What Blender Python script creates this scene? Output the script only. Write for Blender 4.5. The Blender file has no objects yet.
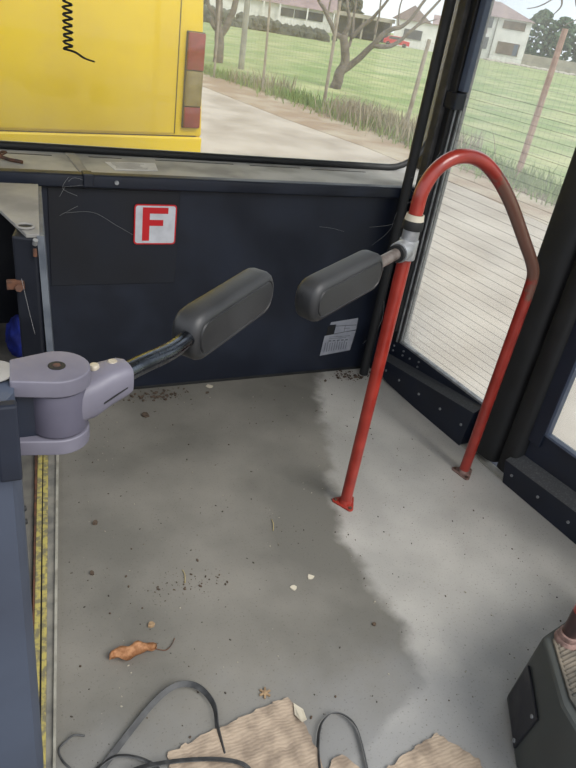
import bpy, bmesh, math, random
from mathutils import Vector, Matrix, noise

# ------------------------------------------------------------------ camera
S = bpy.context.scene
COL = S.collection
CAM_H = 1.45
cd = bpy.data.cameras.new('camera'); cam = bpy.data.objects.new('camera', cd); COL.objects.link(cam)
cd.sensor_fit = 'VERTICAL'; cd.sensor_height = 36.0; cd.lens = 36.0 * 650.0 / 768.0
cd.clip_start = 0.02; cd.clip_end = 600
_f = 650.0
_nd = _f * _f / 372.0
_up = -Vector((-_nd * math.sin(math.radians(9.5)), -_nd * math.cos(math.radians(9.5)), -_f)).normalized()
_X = Vector((1421, 149, -_f)); _X = (_X - _up * _X.dot(_up)).normalized()
_Y = _up.cross(_X)
cam.matrix_world = Matrix.Translation((0, 0, CAM_H)) @ Matrix((_X, _Y, _up)).to_4x4()
S.camera = cam

# ------------------------------------------------------------------ light and exposure
S.view_settings.view_transform = 'Standard'; S.view_settings.look = 'None'
S.view_settings.gamma = 1.0; S.view_settings.use_curve_mapping = False
S.view_settings.exposure = 0.80
SKY = 1.0
w = bpy.data.worlds.new('overcast_sky'); S.world = w; w.use_nodes = True
nt = w.node_tree; nt.nodes.clear()
tc = nt.nodes.new('ShaderNodeTexCoord'); nz = nt.nodes.new('ShaderNodeTexNoise')
nz.inputs['Scale'].default_value = 3.0; nz.inputs['Detail'].default_value = 4
nt.links.new(tc.outputs['Generated'], nz.inputs['Vector'])
cr = nt.nodes.new('ShaderNodeValToRGB'); cr.color_ramp.elements[0].position = .38; cr.color_ramp.elements[1].position = .62
cr.color_ramp.elements[0].color = (.60, .67, .78, 1); cr.color_ramp.elements[1].color = (.86, .86, .86, 1)
bg = nt.nodes.new('ShaderNodeBackground'); bg.inputs['Strength'].default_value = SKY
wo = nt.nodes.new('ShaderNodeOutputWorld')
nt.links.new(nz.outputs['Fac'], cr.inputs['Fac']); nt.links.new(cr.outputs['Color'], bg.inputs['Color']); nt.links.new(bg.outputs[0], wo.inputs[0])
sd = bpy.data.lights.new('hazy_sun', 'SUN'); sd.energy = 1.9; sd.angle = math.radians(35); sd.color = (1, .97, .92)
so = bpy.data.objects.new('hazy_sun', sd); COL.objects.link(so); so.rotation_euler = (math.radians(38), math.radians(22), 0)

# ------------------------------------------------------------------ materials
def lin(c):
    return tuple(((x / 255) / 12.92 if x / 255 <= .04045 else ((x / 255 + .055) / 1.055) ** 2.4) for x in c) + (1,)
def mat(name, c1, c2=None, scale=8, rough=.6, rough2=None, metal=0, bump=0, bscale=None, lo=.4, hi=.65, spec=.5, detail=6, stretch=None, coat=0, dist=.002):
    m = bpy.data.materials.new(name); m.use_nodes = True
    n = m.node_tree; b = n.nodes['Principled BSDF']
    b.inputs['Base Color'].default_value = lin(c1); b.inputs['Roughness'].default_value = rough
    b.inputs['Metallic'].default_value = metal; b.inputs['Specular IOR Level'].default_value = spec
    b.inputs['Coat Weight'].default_value = coat
    t = n.nodes.new('ShaderNodeTexCoord'); src = t.outputs['Object']
    if stretch:
        mp = n.nodes.new('ShaderNodeMapping'); mp.inputs['Scale'].default_value = stretch
        n.links.new(src, mp.inputs['Vector']); src = mp.outputs['Vector']
    x = n.nodes.new('ShaderNodeTexNoise'); x.inputs['Scale'].default_value = scale; x.inputs['Detail'].default_value = detail
    n.links.new(src, x.inputs['Vector'])
    mr = n.nodes.new('ShaderNodeMapRange'); mr.inputs['From Min'].default_value = lo; mr.inputs['From Max'].default_value = hi
    n.links.new(x.outputs['Fac'], mr.inputs['Value'])
    if c2:
        mx = n.nodes.new('ShaderNodeMix'); mx.data_type = 'RGBA'
        mx.inputs['A'].default_value = lin(c1); mx.inputs['B'].default_value = lin(c2)
        n.links.new(mr.outputs[0], mx.inputs['Factor']); n.links.new(mx.outputs['Result'], b.inputs['Base Color'])
        m['mix'] = mx.name
    if rough2 is not None:
        r = n.nodes.new('ShaderNodeMapRange'); r.inputs['To Min'].default_value = rough; r.inputs['To Max'].default_value = rough2
        n.links.new(mr.outputs[0], r.inputs['Value']); n.links.new(r.outputs[0], b.inputs['Roughness'])
    if bump:
        y = n.nodes.new('ShaderNodeTexNoise'); y.inputs['Scale'].default_value = bscale or scale * 6; y.inputs['Detail'].default_value = 4
        n.links.new(src, y.inputs['Vector'])
        bp = n.nodes.new('ShaderNodeBump'); bp.inputs['Strength'].default_value = bump; bp.inputs['Distance'].default_value = dist
        n.links.new(y.outputs['Fac'], bp.inputs['Height']); n.links.new(bp.outputs[0], b.inputs['Normal'])
    return m

M = {}
M['navy'] = mat('navy_painted_metal', (13, 20, 34), (22, 30, 46), 5, .42, .6, bump=.15, bscale=40)
M['navy_dark'] = mat('black_navy_panel', (10, 14, 24), (17, 22, 34), 4, .5, .65, bump=.1, bscale=60)
M['black'] = mat('black_frame_paint', (18, 18, 20), (32, 32, 33), 12, .45, .7)
M['rubber'] = mat('black_rubber', (18, 19, 20), (30, 31, 32), 10, .55, .75, bump=.1)
M['ridge'] = mat('grey_dusty_rubber', (52, 52, 52), (72, 71, 69), 20, .7)
M['bluegrey'] = mat('blue_grey_paint', (70, 80, 100), (84, 94, 112), 6, .4)
M['kick'] = mat('dusty_black_kick_plate', (66, 68, 71), (92, 94, 96), 150, .4, .6, bump=.3, bscale=200, lo=.5, hi=.75)
M['pad'] = mat('black_rubber_padding', (33, 34, 36), (46, 47, 49), 6, .42, .55, bump=.25, bscale=500, dist=.0008)
M['chrome'] = mat('dark_chrome', (92, 97, 106), (66, 70, 78), 20, .2, .34, metal=1)
M['worn_tube'] = mat('worn_grey_brown_tube', (120, 112, 108), (84, 74, 68), 30, .4, .6, metal=.3)
M['mauve'] = mat('mauve_grey_plastic', (106, 104, 116), (94, 92, 104), 9, .45, .6, bump=.06, bscale=90)
M['mauve_dark'] = mat('dusky_grey_plastic', (84, 82, 97), (76, 74, 88), 9, .5, .65)
M['bolt'] = mat('dusty_bolt', (186, 178, 162), (150, 140, 124), 60, .5, metal=.3)
M['strip'] = mat('dusty_grey_edge', (98, 104, 112), (74, 80, 90), 12, .6)
M['tan'] = mat('dusty_tan_metal', (146, 144, 140), (126, 124, 120), 7, .6, .8, bump=.1)
M['ledge'] = mat('dusty_grey_dashboard_top', (176, 175, 170), (146, 145, 141), 6, .6, .8, bump=.2, bscale=50)
M['panel'] = mat('blue_grey_partition', (66, 74, 90), (56, 62, 76), 3, .5, .6)
M['yellow'] = mat('yellow_bus_paint', (228, 192, 6), (216, 180, 6), 2, .35, .5, coat=.3)
M['seam'] = mat('dark_seam', (58, 50, 20), None, rough=.8)
M['lens_red'] = mat('red_lens', (112, 10, 18), (136, 30, 36), 30, .25, coat=.5)
M['lens_smoke'] = mat('smoky_lens', (104, 90, 48), (126, 110, 66), 20, .25, coat=.5)
M['tyre'] = mat('tyre_rubber', (30, 30, 30), None, rough=.8)
M['white'] = mat('white_sticker', (206, 208, 214), (186, 188, 194), 20, .5)
M['notice'] = mat('greyed_paper', (150, 152, 160), (130, 133, 142), 20, .7)
M['red_ink'] = mat('red_ink', (196, 20, 30), None, rough=.5)
M['black_ink'] = mat('black_ink', (24, 24, 26), None, rough=.6)
M['grey_ink'] = mat('grey_ink', (84, 88, 96), None, rough=.6)
M['silver'] = mat('dull_aluminium', (176, 178, 180), (140, 142, 144), 25, .35, .5, metal=.6)
M['rust'] = mat('rusty_metal', (96, 62, 44), (58, 44, 38), 40, .8)
M['sleeve'] = mat('dark_brown_worn_paint', (62, 40, 38), (40, 30, 30), 30, .5)
M['blue'] = mat('blue_cloth', (24, 46, 150), (16, 30, 108), 14, .85)
M['leaf'] = mat('dry_brown_leaf', (206, 158, 116), (172, 120, 80), 90, .7)
M['strap'] = mat('black_strap', (44, 45, 47), (70, 71, 72), 40, .5, .7)
M['yellow_strip'] = mat('worn_yellow_strip', (166, 154, 86), (112, 106, 84), 60, .7, lo=.42, hi=.6)
M['alu'] = mat('dusty_grey_strip', (128, 126, 118), (96, 95, 92), 20, .5, .7)
M['alu2'] = mat('dusty_sill', (150, 148, 138), (120, 117, 108), 20, .6, .7)
M['plinth'] = mat('grey_black_plastic', (50, 54, 54), (62, 65, 63), 6, .5, .65, bump=.1, bscale=120)
M['plinth_panel'] = mat('black_cover_plate', (20, 21, 28), (30, 31, 38), 12, .4, .6)
M['plinth_top'] = mat('dusty_plinth_top', (58, 58, 55), (122, 113, 100), 16, .7, stretch=(1, 1, 1))
M['pink'] = mat('pinkish_worn_casting', (140, 112, 104), (96, 76, 70), 40, .6, bump=.3)
M['dirt'] = mat('loose_dirt', (84, 70, 58), (60, 50, 42), 90, .95)
M['crumb'] = mat('pale_grit', (150, 144, 130), (60, 54, 48), 7, .9, lo=.45, hi=.5)
M['straw'] = mat('dry_straw', (168, 152, 104), None, rough=.8)
M['scrap'] = mat('pale_scrap', (190, 182, 164), None, rough=.8)
M['star'] = mat('brown_card_scrap', (150, 126, 96), (120, 98, 74), 80, .8)
M['web'] = mat('cobweb', (150, 150, 150), None, rough=.9)
M['platform'] = mat('driver_platform_grey', (104, 102, 96), (84, 82, 78), 12, .8)
M['field'] = mat('meadow_grass', (112, 132, 74), (158, 160, 112), .6, .95, detail=10)
M['verge'] = mat('verge_dirt', (140, 118, 98), (168, 156, 138), 1.2, .95)
M['blade'] = mat('green_weeds', (108, 132, 74), (138, 154, 96), 1, .9)
M['dry'] = mat('dry_weeds', (160, 148, 130), (128, 120, 100), 1, .9)
M['post'] = mat('weathered_post', (156, 146, 134), (128, 116, 104), 6, .9)
M['rustpost'] = mat('rusty_pink_post', (166, 134, 120), (140, 104, 90), 9, .9)
M['wire'] = mat('fence_wire', (132, 130, 124), None, rough=.7)
M['bark'] = mat('grey_bark', (110, 100, 94), (78, 70, 64), 5, .95, bump=.4, dist=.02)
M['concrete'] = mat('concrete_pole', (142, 140, 130), (120, 118, 110), 4, .9)
M['house'] = mat('white_render', (226, 222, 220), (212, 208, 206), 1, .9)
M['roof'] = mat('mauve_roof', (146, 126, 126), (128, 110, 110), 1, .8)
M['brownwin'] = mat('boarded_opening', (112, 92, 78), (84, 72, 62), 1, .8)
M['darkwin'] = mat('dark_window', (58, 60, 66), (80, 82, 88), 1, .3)
M['brick'] = mat('red_car', (196, 52, 60), None, rough=.4)
M['hedge'] = mat('dark_hedge', (62, 66, 60), (84, 88, 78), 1, .95)
M['conifer'] = mat('conifer_green', (58, 78, 58), (82, 100, 76), .6, .95)
M['stone'] = mat('pale_block_wall', (172, 164, 152), (150, 142, 130), .6, .9)
M['ceiling'] = mat('pale_ceiling', (190, 190, 186), None, rough=.7)

def card_mat():
    m = mat('corrugated_cardboard', (160, 144, 126), (124, 110, 96), 24, .9, bump=.2)
    n = m.node_tree; b = n.nodes['Principled BSDF']
    t = n.nodes.new('ShaderNodeTexCoord'); wv = n.nodes.new('ShaderNodeTexWave')
    wv.inputs['Scale'].default_value = 38; wv.inputs['Distortion'].default_value = 6; wv.inputs['Detail'].default_value = 2
    wv.bands_direction = 'Y'
    n.links.new(t.outputs['Object'], wv.inputs['Vector'])
    bp = n.nodes.new('ShaderNodeBump'); bp.inputs['Strength'].default_value = .22; bp.inputs['Distance'].default_value = .002
    n.links.new(wv.outputs['Fac'], bp.inputs['Height']); n.links.new(bp.outputs[0], b.inputs['Normal'])
    return m
M['card'] = card_mat()

def rail_mat():      # red paint, worn through to brown on the far half of the arch
    m = mat('red_handrail_paint', (132, 34, 24), (152, 46, 34), 14, .28, .42, coat=.4)
    n = m.node_tree; b = n.nodes['Principled BSDF']; mx = n.nodes[m['mix']]
    g = n.nodes.new('ShaderNodeNewGeometry'); sp = n.nodes.new('ShaderNodeSeparateXYZ'); n.links.new(g.outputs['Position'], sp.inputs[0])
    nz = n.nodes.new('ShaderNodeTexNoise'); nz.inputs['Scale'].default_value = 22; nz.inputs['Detail'].default_value = 5
    n.links.new(g.outputs['Position'], nz.inputs['Vector'])
    def math_(op, a, bb):
        q = n.nodes.new('ShaderNodeMath'); q.operation = op
        for i, v in enumerate((a, bb)):
            if isinstance(v, (int, float)): q.inputs[i].default_value = v
            else: n.links.new(v, q.inputs[i])
        return q.outputs[0]
    nn = math_('MULTIPLY', math_('SUBTRACT', nz.outputs['Fac'], .5), .35)
    ax = math_('MULTIPLY', math_('SUBTRACT', math_('ADD', sp.outputs['X'], nn), 1.36), 25)
    az = math_('MULTIPLY', math_('SUBTRACT', math_('ADD', sp.outputs['Z'], nn), .74), 25)
    mk = n.nodes.new('ShaderNodeClamp'); n.links.new(math_('MINIMUM', ax, az), mk.inputs[0])
    m2 = n.nodes.new('ShaderNodeMix'); m2.data_type = 'RGBA'
    n.links.new(mk.outputs[0], m2.inputs['Factor']); n.links.new(mx.outputs['Result'], m2.inputs['A'])
    m2.inputs['B'].default_value = lin((104, 70, 58)); n.links.new(m2.outputs['Result'], b.inputs['Base Color'])
    return m
M['rail'] = rail_mat()
M['red_plain'] = mat('red_paint', (140, 42, 32), (158, 54, 42), 20, .35, coat=.3)

def floor_mat():
    m = mat('worn_grey_floor_covering', (98, 96, 90), (121, 118, 111), 2.6, .62, .8, bump=.12, bscale=120)
    n = m.node_tree; b = n.nodes['Principled BSDF']; mx = n.nodes[m['mix']]
    g = n.nodes.new('ShaderNodeNewGeometry'); sp = n.nodes.new('ShaderNodeSeparateXYZ'); n.links.new(g.outputs['Position'], sp.inputs[0])
    def lk(a, i): n.links.new(a, i)
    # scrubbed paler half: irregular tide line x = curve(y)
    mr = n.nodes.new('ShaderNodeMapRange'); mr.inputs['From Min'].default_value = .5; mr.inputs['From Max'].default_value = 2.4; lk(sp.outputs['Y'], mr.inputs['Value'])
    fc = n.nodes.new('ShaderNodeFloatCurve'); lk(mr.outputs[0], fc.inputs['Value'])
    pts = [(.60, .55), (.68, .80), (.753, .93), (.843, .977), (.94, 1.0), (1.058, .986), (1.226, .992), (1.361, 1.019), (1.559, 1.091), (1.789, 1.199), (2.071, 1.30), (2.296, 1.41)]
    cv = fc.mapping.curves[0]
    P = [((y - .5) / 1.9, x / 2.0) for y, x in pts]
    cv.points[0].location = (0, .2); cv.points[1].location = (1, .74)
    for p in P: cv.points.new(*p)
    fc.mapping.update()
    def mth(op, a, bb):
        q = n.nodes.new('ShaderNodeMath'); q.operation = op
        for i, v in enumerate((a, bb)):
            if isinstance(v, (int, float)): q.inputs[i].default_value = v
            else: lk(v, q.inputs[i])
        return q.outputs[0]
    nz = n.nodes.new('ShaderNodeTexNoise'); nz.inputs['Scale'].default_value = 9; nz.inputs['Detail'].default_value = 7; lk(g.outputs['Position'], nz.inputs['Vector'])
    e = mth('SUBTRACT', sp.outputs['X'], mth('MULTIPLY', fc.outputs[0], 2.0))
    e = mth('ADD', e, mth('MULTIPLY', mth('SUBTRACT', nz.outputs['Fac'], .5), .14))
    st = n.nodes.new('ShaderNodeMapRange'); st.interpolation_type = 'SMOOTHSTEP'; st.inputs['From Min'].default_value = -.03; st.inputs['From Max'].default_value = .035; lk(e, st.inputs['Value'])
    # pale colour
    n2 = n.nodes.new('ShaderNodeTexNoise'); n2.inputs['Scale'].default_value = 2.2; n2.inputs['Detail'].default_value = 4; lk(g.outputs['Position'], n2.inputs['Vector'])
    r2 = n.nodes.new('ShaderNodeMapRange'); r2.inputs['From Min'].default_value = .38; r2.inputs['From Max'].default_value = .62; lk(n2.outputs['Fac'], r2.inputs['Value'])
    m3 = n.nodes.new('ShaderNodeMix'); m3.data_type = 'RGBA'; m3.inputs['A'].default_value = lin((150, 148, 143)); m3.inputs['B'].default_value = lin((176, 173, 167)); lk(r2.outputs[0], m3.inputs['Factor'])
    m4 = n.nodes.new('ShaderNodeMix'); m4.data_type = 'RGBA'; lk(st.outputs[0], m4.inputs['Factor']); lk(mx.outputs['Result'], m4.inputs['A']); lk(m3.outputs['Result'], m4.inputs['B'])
    # the tide line fades out towards the cardboard
    fy = n.nodes.new('ShaderNodeMapRange'); fy.interpolation_type = 'SMOOTHSTEP'; fy.inputs['From Min'].default_value = .62; fy.inputs['From Max'].default_value = .98
    fy.inputs['To Min'].default_value = .25; lk(mth('ADD', sp.outputs['Y'], mth('MULTIPLY', mth('SUBTRACT', nz.outputs['Fac'], .5), .3)), fy.inputs['Value'])
    mf = n.nodes.new('ShaderNodeMix'); mf.data_type = 'RGBA'; lk(fy.outputs[0], mf.inputs['Factor']); mf.inputs['A'].default_value = lin((124, 125, 126)); lk(m4.outputs['Result'], mf.inputs['B'])
    m4 = mf
    # fine dark speckle and grime
    v = n.nodes.new('ShaderNodeTexNoise'); v.inputs['Scale'].default_value = 160; v.inputs['Detail'].default_value = 2; lk(g.outputs['Position'], v.inputs['Vector'])
    vr = n.nodes.new('ShaderNodeMapRange'); vr.inputs['From Min'].default_value = .62; vr.inputs['From Max'].default_value = .72; vr.inputs['To Max'].default_value = .45; lk(v.outputs['Fac'], vr.inputs['Value'])
    m5 = n.nodes.new('ShaderNodeMix'); m5.data_type = 'RGBA'; lk(vr.outputs[0], m5.inputs['Factor']); lk(m4.outputs['Result'], m5.inputs['A']); m5.inputs['B'].default_value = lin((70, 66, 58))
    lk(m5.outputs['Result'], b.inputs['Base Color'])
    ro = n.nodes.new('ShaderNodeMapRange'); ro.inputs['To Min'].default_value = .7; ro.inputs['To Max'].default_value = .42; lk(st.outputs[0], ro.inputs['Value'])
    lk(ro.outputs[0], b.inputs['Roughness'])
    return m
M['floor'] = floor_mat()

def road_mat():
    m = mat('pale_concrete_road', (174, 163, 151), (146, 134, 122), 1.1, .9, detail=10)
    return m
M['road'] = road_mat()

def glass_mat(name, dust_haze, tint=(.96, .98, .97)):
    m = bpy.data.materials.new(name); m.use_nodes = True; n = m.node_tree; n.nodes.clear()
    out = n.nodes.new('ShaderNodeOutputMaterial')
    tr = n.nodes.new('ShaderNodeBsdfTransparent'); tr.inputs[0].default_value = tint + (1,)
    gl = n.nodes.new('ShaderNodeBsdfGlossy'); gl.inputs['Roughness'].default_value = .03
    fr = n.nodes.new('ShaderNodeFresnel'); fr.inputs['IOR'].default_value = 1.3
    m1 = n.nodes.new('ShaderNodeMixShader'); n.links.new(fr.outputs[0], m1.inputs[0]); n.links.new(tr.outputs[0], m1.inputs[1]); n.links.new(gl.outputs[0], m1.inputs[2])
    tl = n.nodes.new('ShaderNodeBsdfTranslucent'); tl.inputs[0].default_value = (.85, .85, .83, 1)  # dusty film, thickened to carry the washed-out haze of the overexposed outside
    t = n.nodes.new('ShaderNodeTexCoord'); nz = n.nodes.new('ShaderNodeTexNoise'); nz.inputs['Scale'].default_value = 3; nz.inputs['Detail'].default_value = 7
    n.links.new(t.outputs['Object'], nz.inputs['Vector'])
    mr = n.nodes.new('ShaderNodeMapRange'); mr.inputs['From Min'].default_value = .35; mr.inputs['From Max'].default_value = .75
    mr.inputs['To Min'].default_value = dust_haze * .7; mr.inputs['To Max'].default_value = dust_haze * 1.6
    n.links.new(nz.outputs['Fac'], mr.inputs['Value'])
    m2 = n.nodes.new('ShaderNodeMixShader'); n.links.new(mr.outputs[0], m2.inputs[0]); n.links.new(m1.outputs[0], m2.inputs[1]); n.links.new(tl.outputs[0], m2.inputs[2])
    n.links.new(m2.outputs[0], out.inputs[0])
    return m
M['glass'] = glass_mat('dusty_hazy_windscreen_glass', .10)
M['doorglass'] = glass_mat('dusty_hazy_door_glass', .15)

# ------------------------------------------------------------------ mesh helpers
def obj(name, bm, m, parent=None, smooth=False, kind=None, bevel=0, seg=2):
    if bevel:
        bm.normal_update()
        es = [e for e in bm.edges if len(e.link_faces) == 2 and e.calc_face_angle(0) > .5]
        if es: bmesh.ops.bevel(bm, geom=es, offset=bevel, segments=seg, profile=.6, affect='EDGES', clamp_overlap=True)
    bmesh.ops.recalc_face_normals(bm, faces=bm.faces[:])
    me = bpy.data.meshes.new(name); bm.to_mesh(me); bm.free()
    for mm in (m if isinstance(m, (list, tuple)) else [m]): me.materials.append(M[mm])
    if smooth:
        for p in me.polygons: p.use_smooth = True
        if smooth == 'auto': me.set_sharp_from_angle(angle=math.radians(35))
    o = bpy.data.objects.new(name, me); COL.objects.link(o)
    if parent:
        o.parent = parent
        o.matrix_parent_inverse = parent.matrix_world.inverted() if parent.type != 'EMPTY' else Matrix.Translation(-Vector(parent.location))
    if kind: o['kind'] = kind
    return o
def tag(o, label=None, cat=None, group=None, kind=None):
    if label: o['label'] = label
    if cat: o['category'] = cat
    if group: o['group'] = group
    if kind: o['kind'] = kind
    return o
def thing(name, label, cat, loc=(0, 0, 0), group=None, kind=None):
    o = bpy.data.objects.new(name, None); COL.objects.link(o); o.location = loc; o.empty_display_size = .05
    return tag(o, label, cat, group, kind)
def box(bm, x0, x1, y0, y1, z0, z1):
    return hexa(bm, [(x0, y0, z0), (x1, y0, z0), (x1, y1, z0), (x0, y1, z0), (x0, y0, z1), (x1, y0, z1), (x1, y1, z1), (x0, y1, z1)])
def hexa(bm, c):
    v = [bm.verts.new(p) for p in c]
    for f in ((3, 2, 1, 0), (4, 5, 6, 7), (0, 1, 5, 4), (1, 2, 6, 5), (2, 3, 7, 6), (3, 0, 4, 7)): bm.faces.new([v[i] for i in f])
    return v
def boxbm(*a):
    bm = bmesh.new(); box(bm, *a); return bm
def prism(bm, pts, off):
    """extrude polygon pts (3D) by vector off"""
    a = [bm.verts.new(p) for p in pts]; b = [bm.verts.new(Vector(p) + Vector(off)) for p in pts]
    bm.faces.new(a[::-1]); bm.faces.new(b)
    for i in range(len(a)):
        j = (i + 1) % len(a); bm.faces.new((a[i], a[j], b[j], b[i]))
def tube(bm, pts, r, n=12, cap=True, closed=False):
    pts = [Vector(p) for p in pts]; rings = []
    rr = r if isinstance(r, (list, tuple)) else [r] * len(pts)
    N = len(pts); prev = None
    for i, p in enumerate(pts):
        if closed: t = (pts[(i + 1) % N] - pts[i - 1])
        else: t = pts[min(i + 1, N - 1)] - pts[max(i - 1, 0)]
        t.normalize()
        if prev is None:
            s = t.orthogonal().normalized()
        else:
            s = (prev - t * prev.dot(t)).normalized()
        prev = s; u = t.cross(s)
        rings.append([bm.verts.new(p + (s * math.cos(2 * math.pi * k / n) + u * math.sin(2 * math.pi * k / n)) * rr[i]) for k in range(n)])
    for i in range(N if closed else N - 1):
        A = rings[i]; B = rings[(i + 1) % N]
        for k in range(n): bm.faces.new((A[k], A[(k + 1) % n], B[(k + 1) % n], B[k]))
    if cap and not closed: bm.faces.new(rings[0][::-1]); bm.faces.new(rings[-1])
def cyl(bm, p, r, h, axis=(0, 0, 1), n=20, r2=None):
    a = Vector(axis).normalized(); p = Vector(p)
    tube(bm, [p, p + a * h], [r, r if r2 is None else r2], n)
def spline(pts, k=8):
    pts = [Vector(p) for p in pts]; out = []
    for i in range(len(pts) - 1):
        p0 = pts[max(i - 1, 0)]; p1 = pts[i]; p2 = pts[i + 1]; p3 = pts[min(i + 2, len(pts) - 1)]
        for j in range(k):
            t = j / k
            out.append(.5 * ((2 * p1) + (p2 - p0) * t + (2 * p0 - 5 * p1 + 4 * p2 - p3) * t * t + (3 * p1 - p0 - 3 * p2 + p3) * t ** 3))
    out.append(pts[-1]); return out
def ribbon(bm, pts, wdt, th, tilt):
    pts = [Vector(p) for p in pts]; rings = []
    for i, p in enumerate(pts):
        t = (pts[min(i + 1, len(pts) - 1)] - pts[max(i - 1, 0)]).normalized()
        lat = t.cross(Vector((0, 0, 1))).normalized(); up = lat.cross(t).normalized()
        a = tilt(i / (len(pts) - 1)) if callable(tilt) else tilt
        wv = lat * math.cos(a) + up * math.sin(a); tv = wv.cross(t).normalized()
        rings.append([bm.verts.new(p + wv * sx * wdt / 2 + tv * sy * th / 2) for sx, sy in ((-1, -1), (1, -1), (1, 1), (-1, 1))])
    for A, B in zip(rings, rings[1:]):
        for k in range(4): bm.faces.new((A[k], A[(k + 1) % 4], B[(k + 1) % 4], B[k]))
    bm.faces.new(rings[0][::-1]); bm.faces.new(rings[-1])
rnd = random.Random(7)
def topdust(o):      # dusty non-slip top, painted front
    for p in o.data.polygons:
        if p.normal.z > .6: p.material_index = 1
    return o

# ------------------------------------------------------------------ STRUCTURE: the bus
DA = Vector((1.740, 1.564, 0)); DE = Vector((-.087, .996, 0)).normalized(); DO = Vector((.996, .087, 0)).normalized()
def D(u, off, z): return DA + DE * u + DO * off + Vector((0, 0, z))
def dbox(bm, u0, u1, o0, o1, z0, z1):
    return hexa(bm, [D(u0, o0, z0), D(u1, o0, z0), D(u1, o1, z0), D(u0, o1, z0), D(u0, o0, z1), D(u1, o0, z1), D(u1, o1, z1), D(u0, o1, z1)])
def dpoly(bm, uz, off, th):
    prism(bm, [D(u, off, z) for u, z in uz], DO * th)

# floor of the vestibule
bm = bmesh.new()
prism(bm, [(-.14, -.6, -.04), (1.955, -.6, -.04), tuple(D(0, .012, -.04)), tuple(D(.80, .012, -.04)), (.25, 2.33, -.04)], (0, 0, .04))
obj('floor', bm, 'floor', kind='structure')
# driver side platform, seen left of the strips
bm = bmesh.new(); prism(bm, [(-1.1, -.6, -.05), (-.19, -.6, -.05), (.235, 2.60, -.05), (.235, 2.72, -.05), (-1.1, 2.72, -.05)], (0, 0, .045))
obj('floor', bm, 'platform', kind='structure')
bm = bmesh.new(); prism(bm, [(-1.1, 2.2, -.004), (.19, 2.2, -.004), (.21, 2.72, -.004), (-1.1, 2.72, -.004)], (0, 0, .14))
obj('floor', bm, 'platform', kind='structure', bevel=.01)
# trims between platform and floor
def strip(x0a, x1a, x0b, x1b, z0, z1, m, n, name='trim_1'):
    # a: at y=1.93, b: at y=1.19 ; extended along
    def at(xa, xb, y): return xb + (xa - xb) * (y - 1.19) / .74
    bm = bmesh.new(); y0, y1 = -.5, 2.26
    hexa(bm, [(at(x0a, x0b, y0), y0, z0), (at(x1a, x1b, y0), y0, z0), (at(x1a, x1b, y1), y1, z0), (at(x0a, x0b, y1), y1, z0),
              (at(x0a, x0b, y0), y0, z1), (at(x1a, x1b, y0), y0, z1), (at(x1a, x1b, y1), y1, z1), (at(x0a, x0b, y1), y1, z1)])
    return obj(name, bm, m, kind='structure', bevel=.0015)
strip(.122, .132, .042, .048, -.01, .008, 'rust', 1, 'trim_1')
strip(.132, .147, .048, .062, -.01, .010, 'yellow_strip', 2, 'trim_2')
strip(.147, .150, .062, .066, -.01, .006, 'navy_dark', 3, 'trim_3')
strip(.150, .166, .066, .078, -.01, .010, 'yellow_strip', 4, 'trim_4')
strip(.166, .192, .078, .096, -.01, .007, 'alu', 5, 'trim_5')
strip(.192, .201, .096, .103, -.01, .016, 'alu2', 6, 'trim_6')

# front bulkhead
bm = boxbm(.20, 1.70, 2.30, 2.33, 0, .845)
obj('wall_front', bm, 'navy', kind='structure')
bm = boxbm(.235, .69, 2.2965, 2.302, .47, .822)
obj('trim_7', bm, 'navy_dark', kind='structure', bevel=.003)
bm = bmesh.new(); box(bm, .20, 1.69, 2.283, 2.302, .826, .836)
obj('trim_8', bm, 'black', kind='structure', bevel=.002)
bm = boxbm(.20, 1.70, 2.296, 2.302, .0, .012)
obj('baseboard_front', bm, 'rubber', kind='structure', bevel=.002)
bm = boxbm(-1.1, .20, 2.70, 2.74, -.05, .85)
obj('wall_front_driver', bm, 'navy_dark', kind='structure')
bm = boxbm(.19, .205, 2.33, 2.72, -.05, .85)
obj('wall_footwell', bm, 'navy_dark', kind='structure')
# outer nose of the bus below the windscreen
bm = boxbm(-1.1, 2.0, 2.75, 2.79, -.45, .86)
obj('wall_nose', bm, 'navy_dark', kind='structure')
bm = boxbm(-1.2, -1.12, -.6, 2.74, -.3, .95)
obj('wall_left', bm, 'panel', kind='structure')

# dashboard ledge
db = thing('dashboard_ledge', 'long dusty grey ledge with a dark rounded nose below the windscreen', 'dashboard', (.6, 2.45, .84))
bm = boxbm(-1.1, 1.70, 2.262, 2.31, .832, .878)
obj('nose', bm, 'navy', db, smooth='auto', bevel=.012, seg=3)
bm = bmesh.new(); prism(bm, [(-1.1, 2.29, .846), (1.70, 2.29, .846), (1.98, 2.45, .846), (1.98, 2.74, .846), (-1.1, 2.74, .846)], (0, 0, .0245))
obj('top_panel', bm, 'ledge', db)
bm = bmesh.new(); hexa(bm, [(.342, 2.315, .868), (.372, 2.315, .868), (.365, 2.575, .868), (.33, 2.575, .868), (.342, 2.315, .876), (.372, 2.315, .876), (.365, 2.575, .876), (.33, 2.575, .876)])
obj('joint_strip', bm, 'tan', db, bevel=.002)
bm = boxbm(.345, .378, 2.252, 2.30, .838, .883); obj('joint_cap', bm, 'navy', db, bevel=.004)
for x0, x1, y in ((.06, .28, 2.535), (.41, .53, 2.545), (.66, .98, 2.55), (1.05, 1.28, 2.545), (1.33, 1.60, 2.535)):
    bm = boxbm(x0, x1, y, y + .010, .8695, .8712); obj('vent_slot', bm, 'black_ink', db)
bm = bmesh.new(); cyl(bm, (.455, 2.256, .856), .007, .006, (0, 1, 0), 14); obj('screw', bm, 'silver', db)
bm = bmesh.new()
prism(bm, [(.47, 2.365, .871), (.628, 2.385, .871), (.645, 2.50, .871), (.455, 2.478, .871)], (0, 0, .0015))
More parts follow.
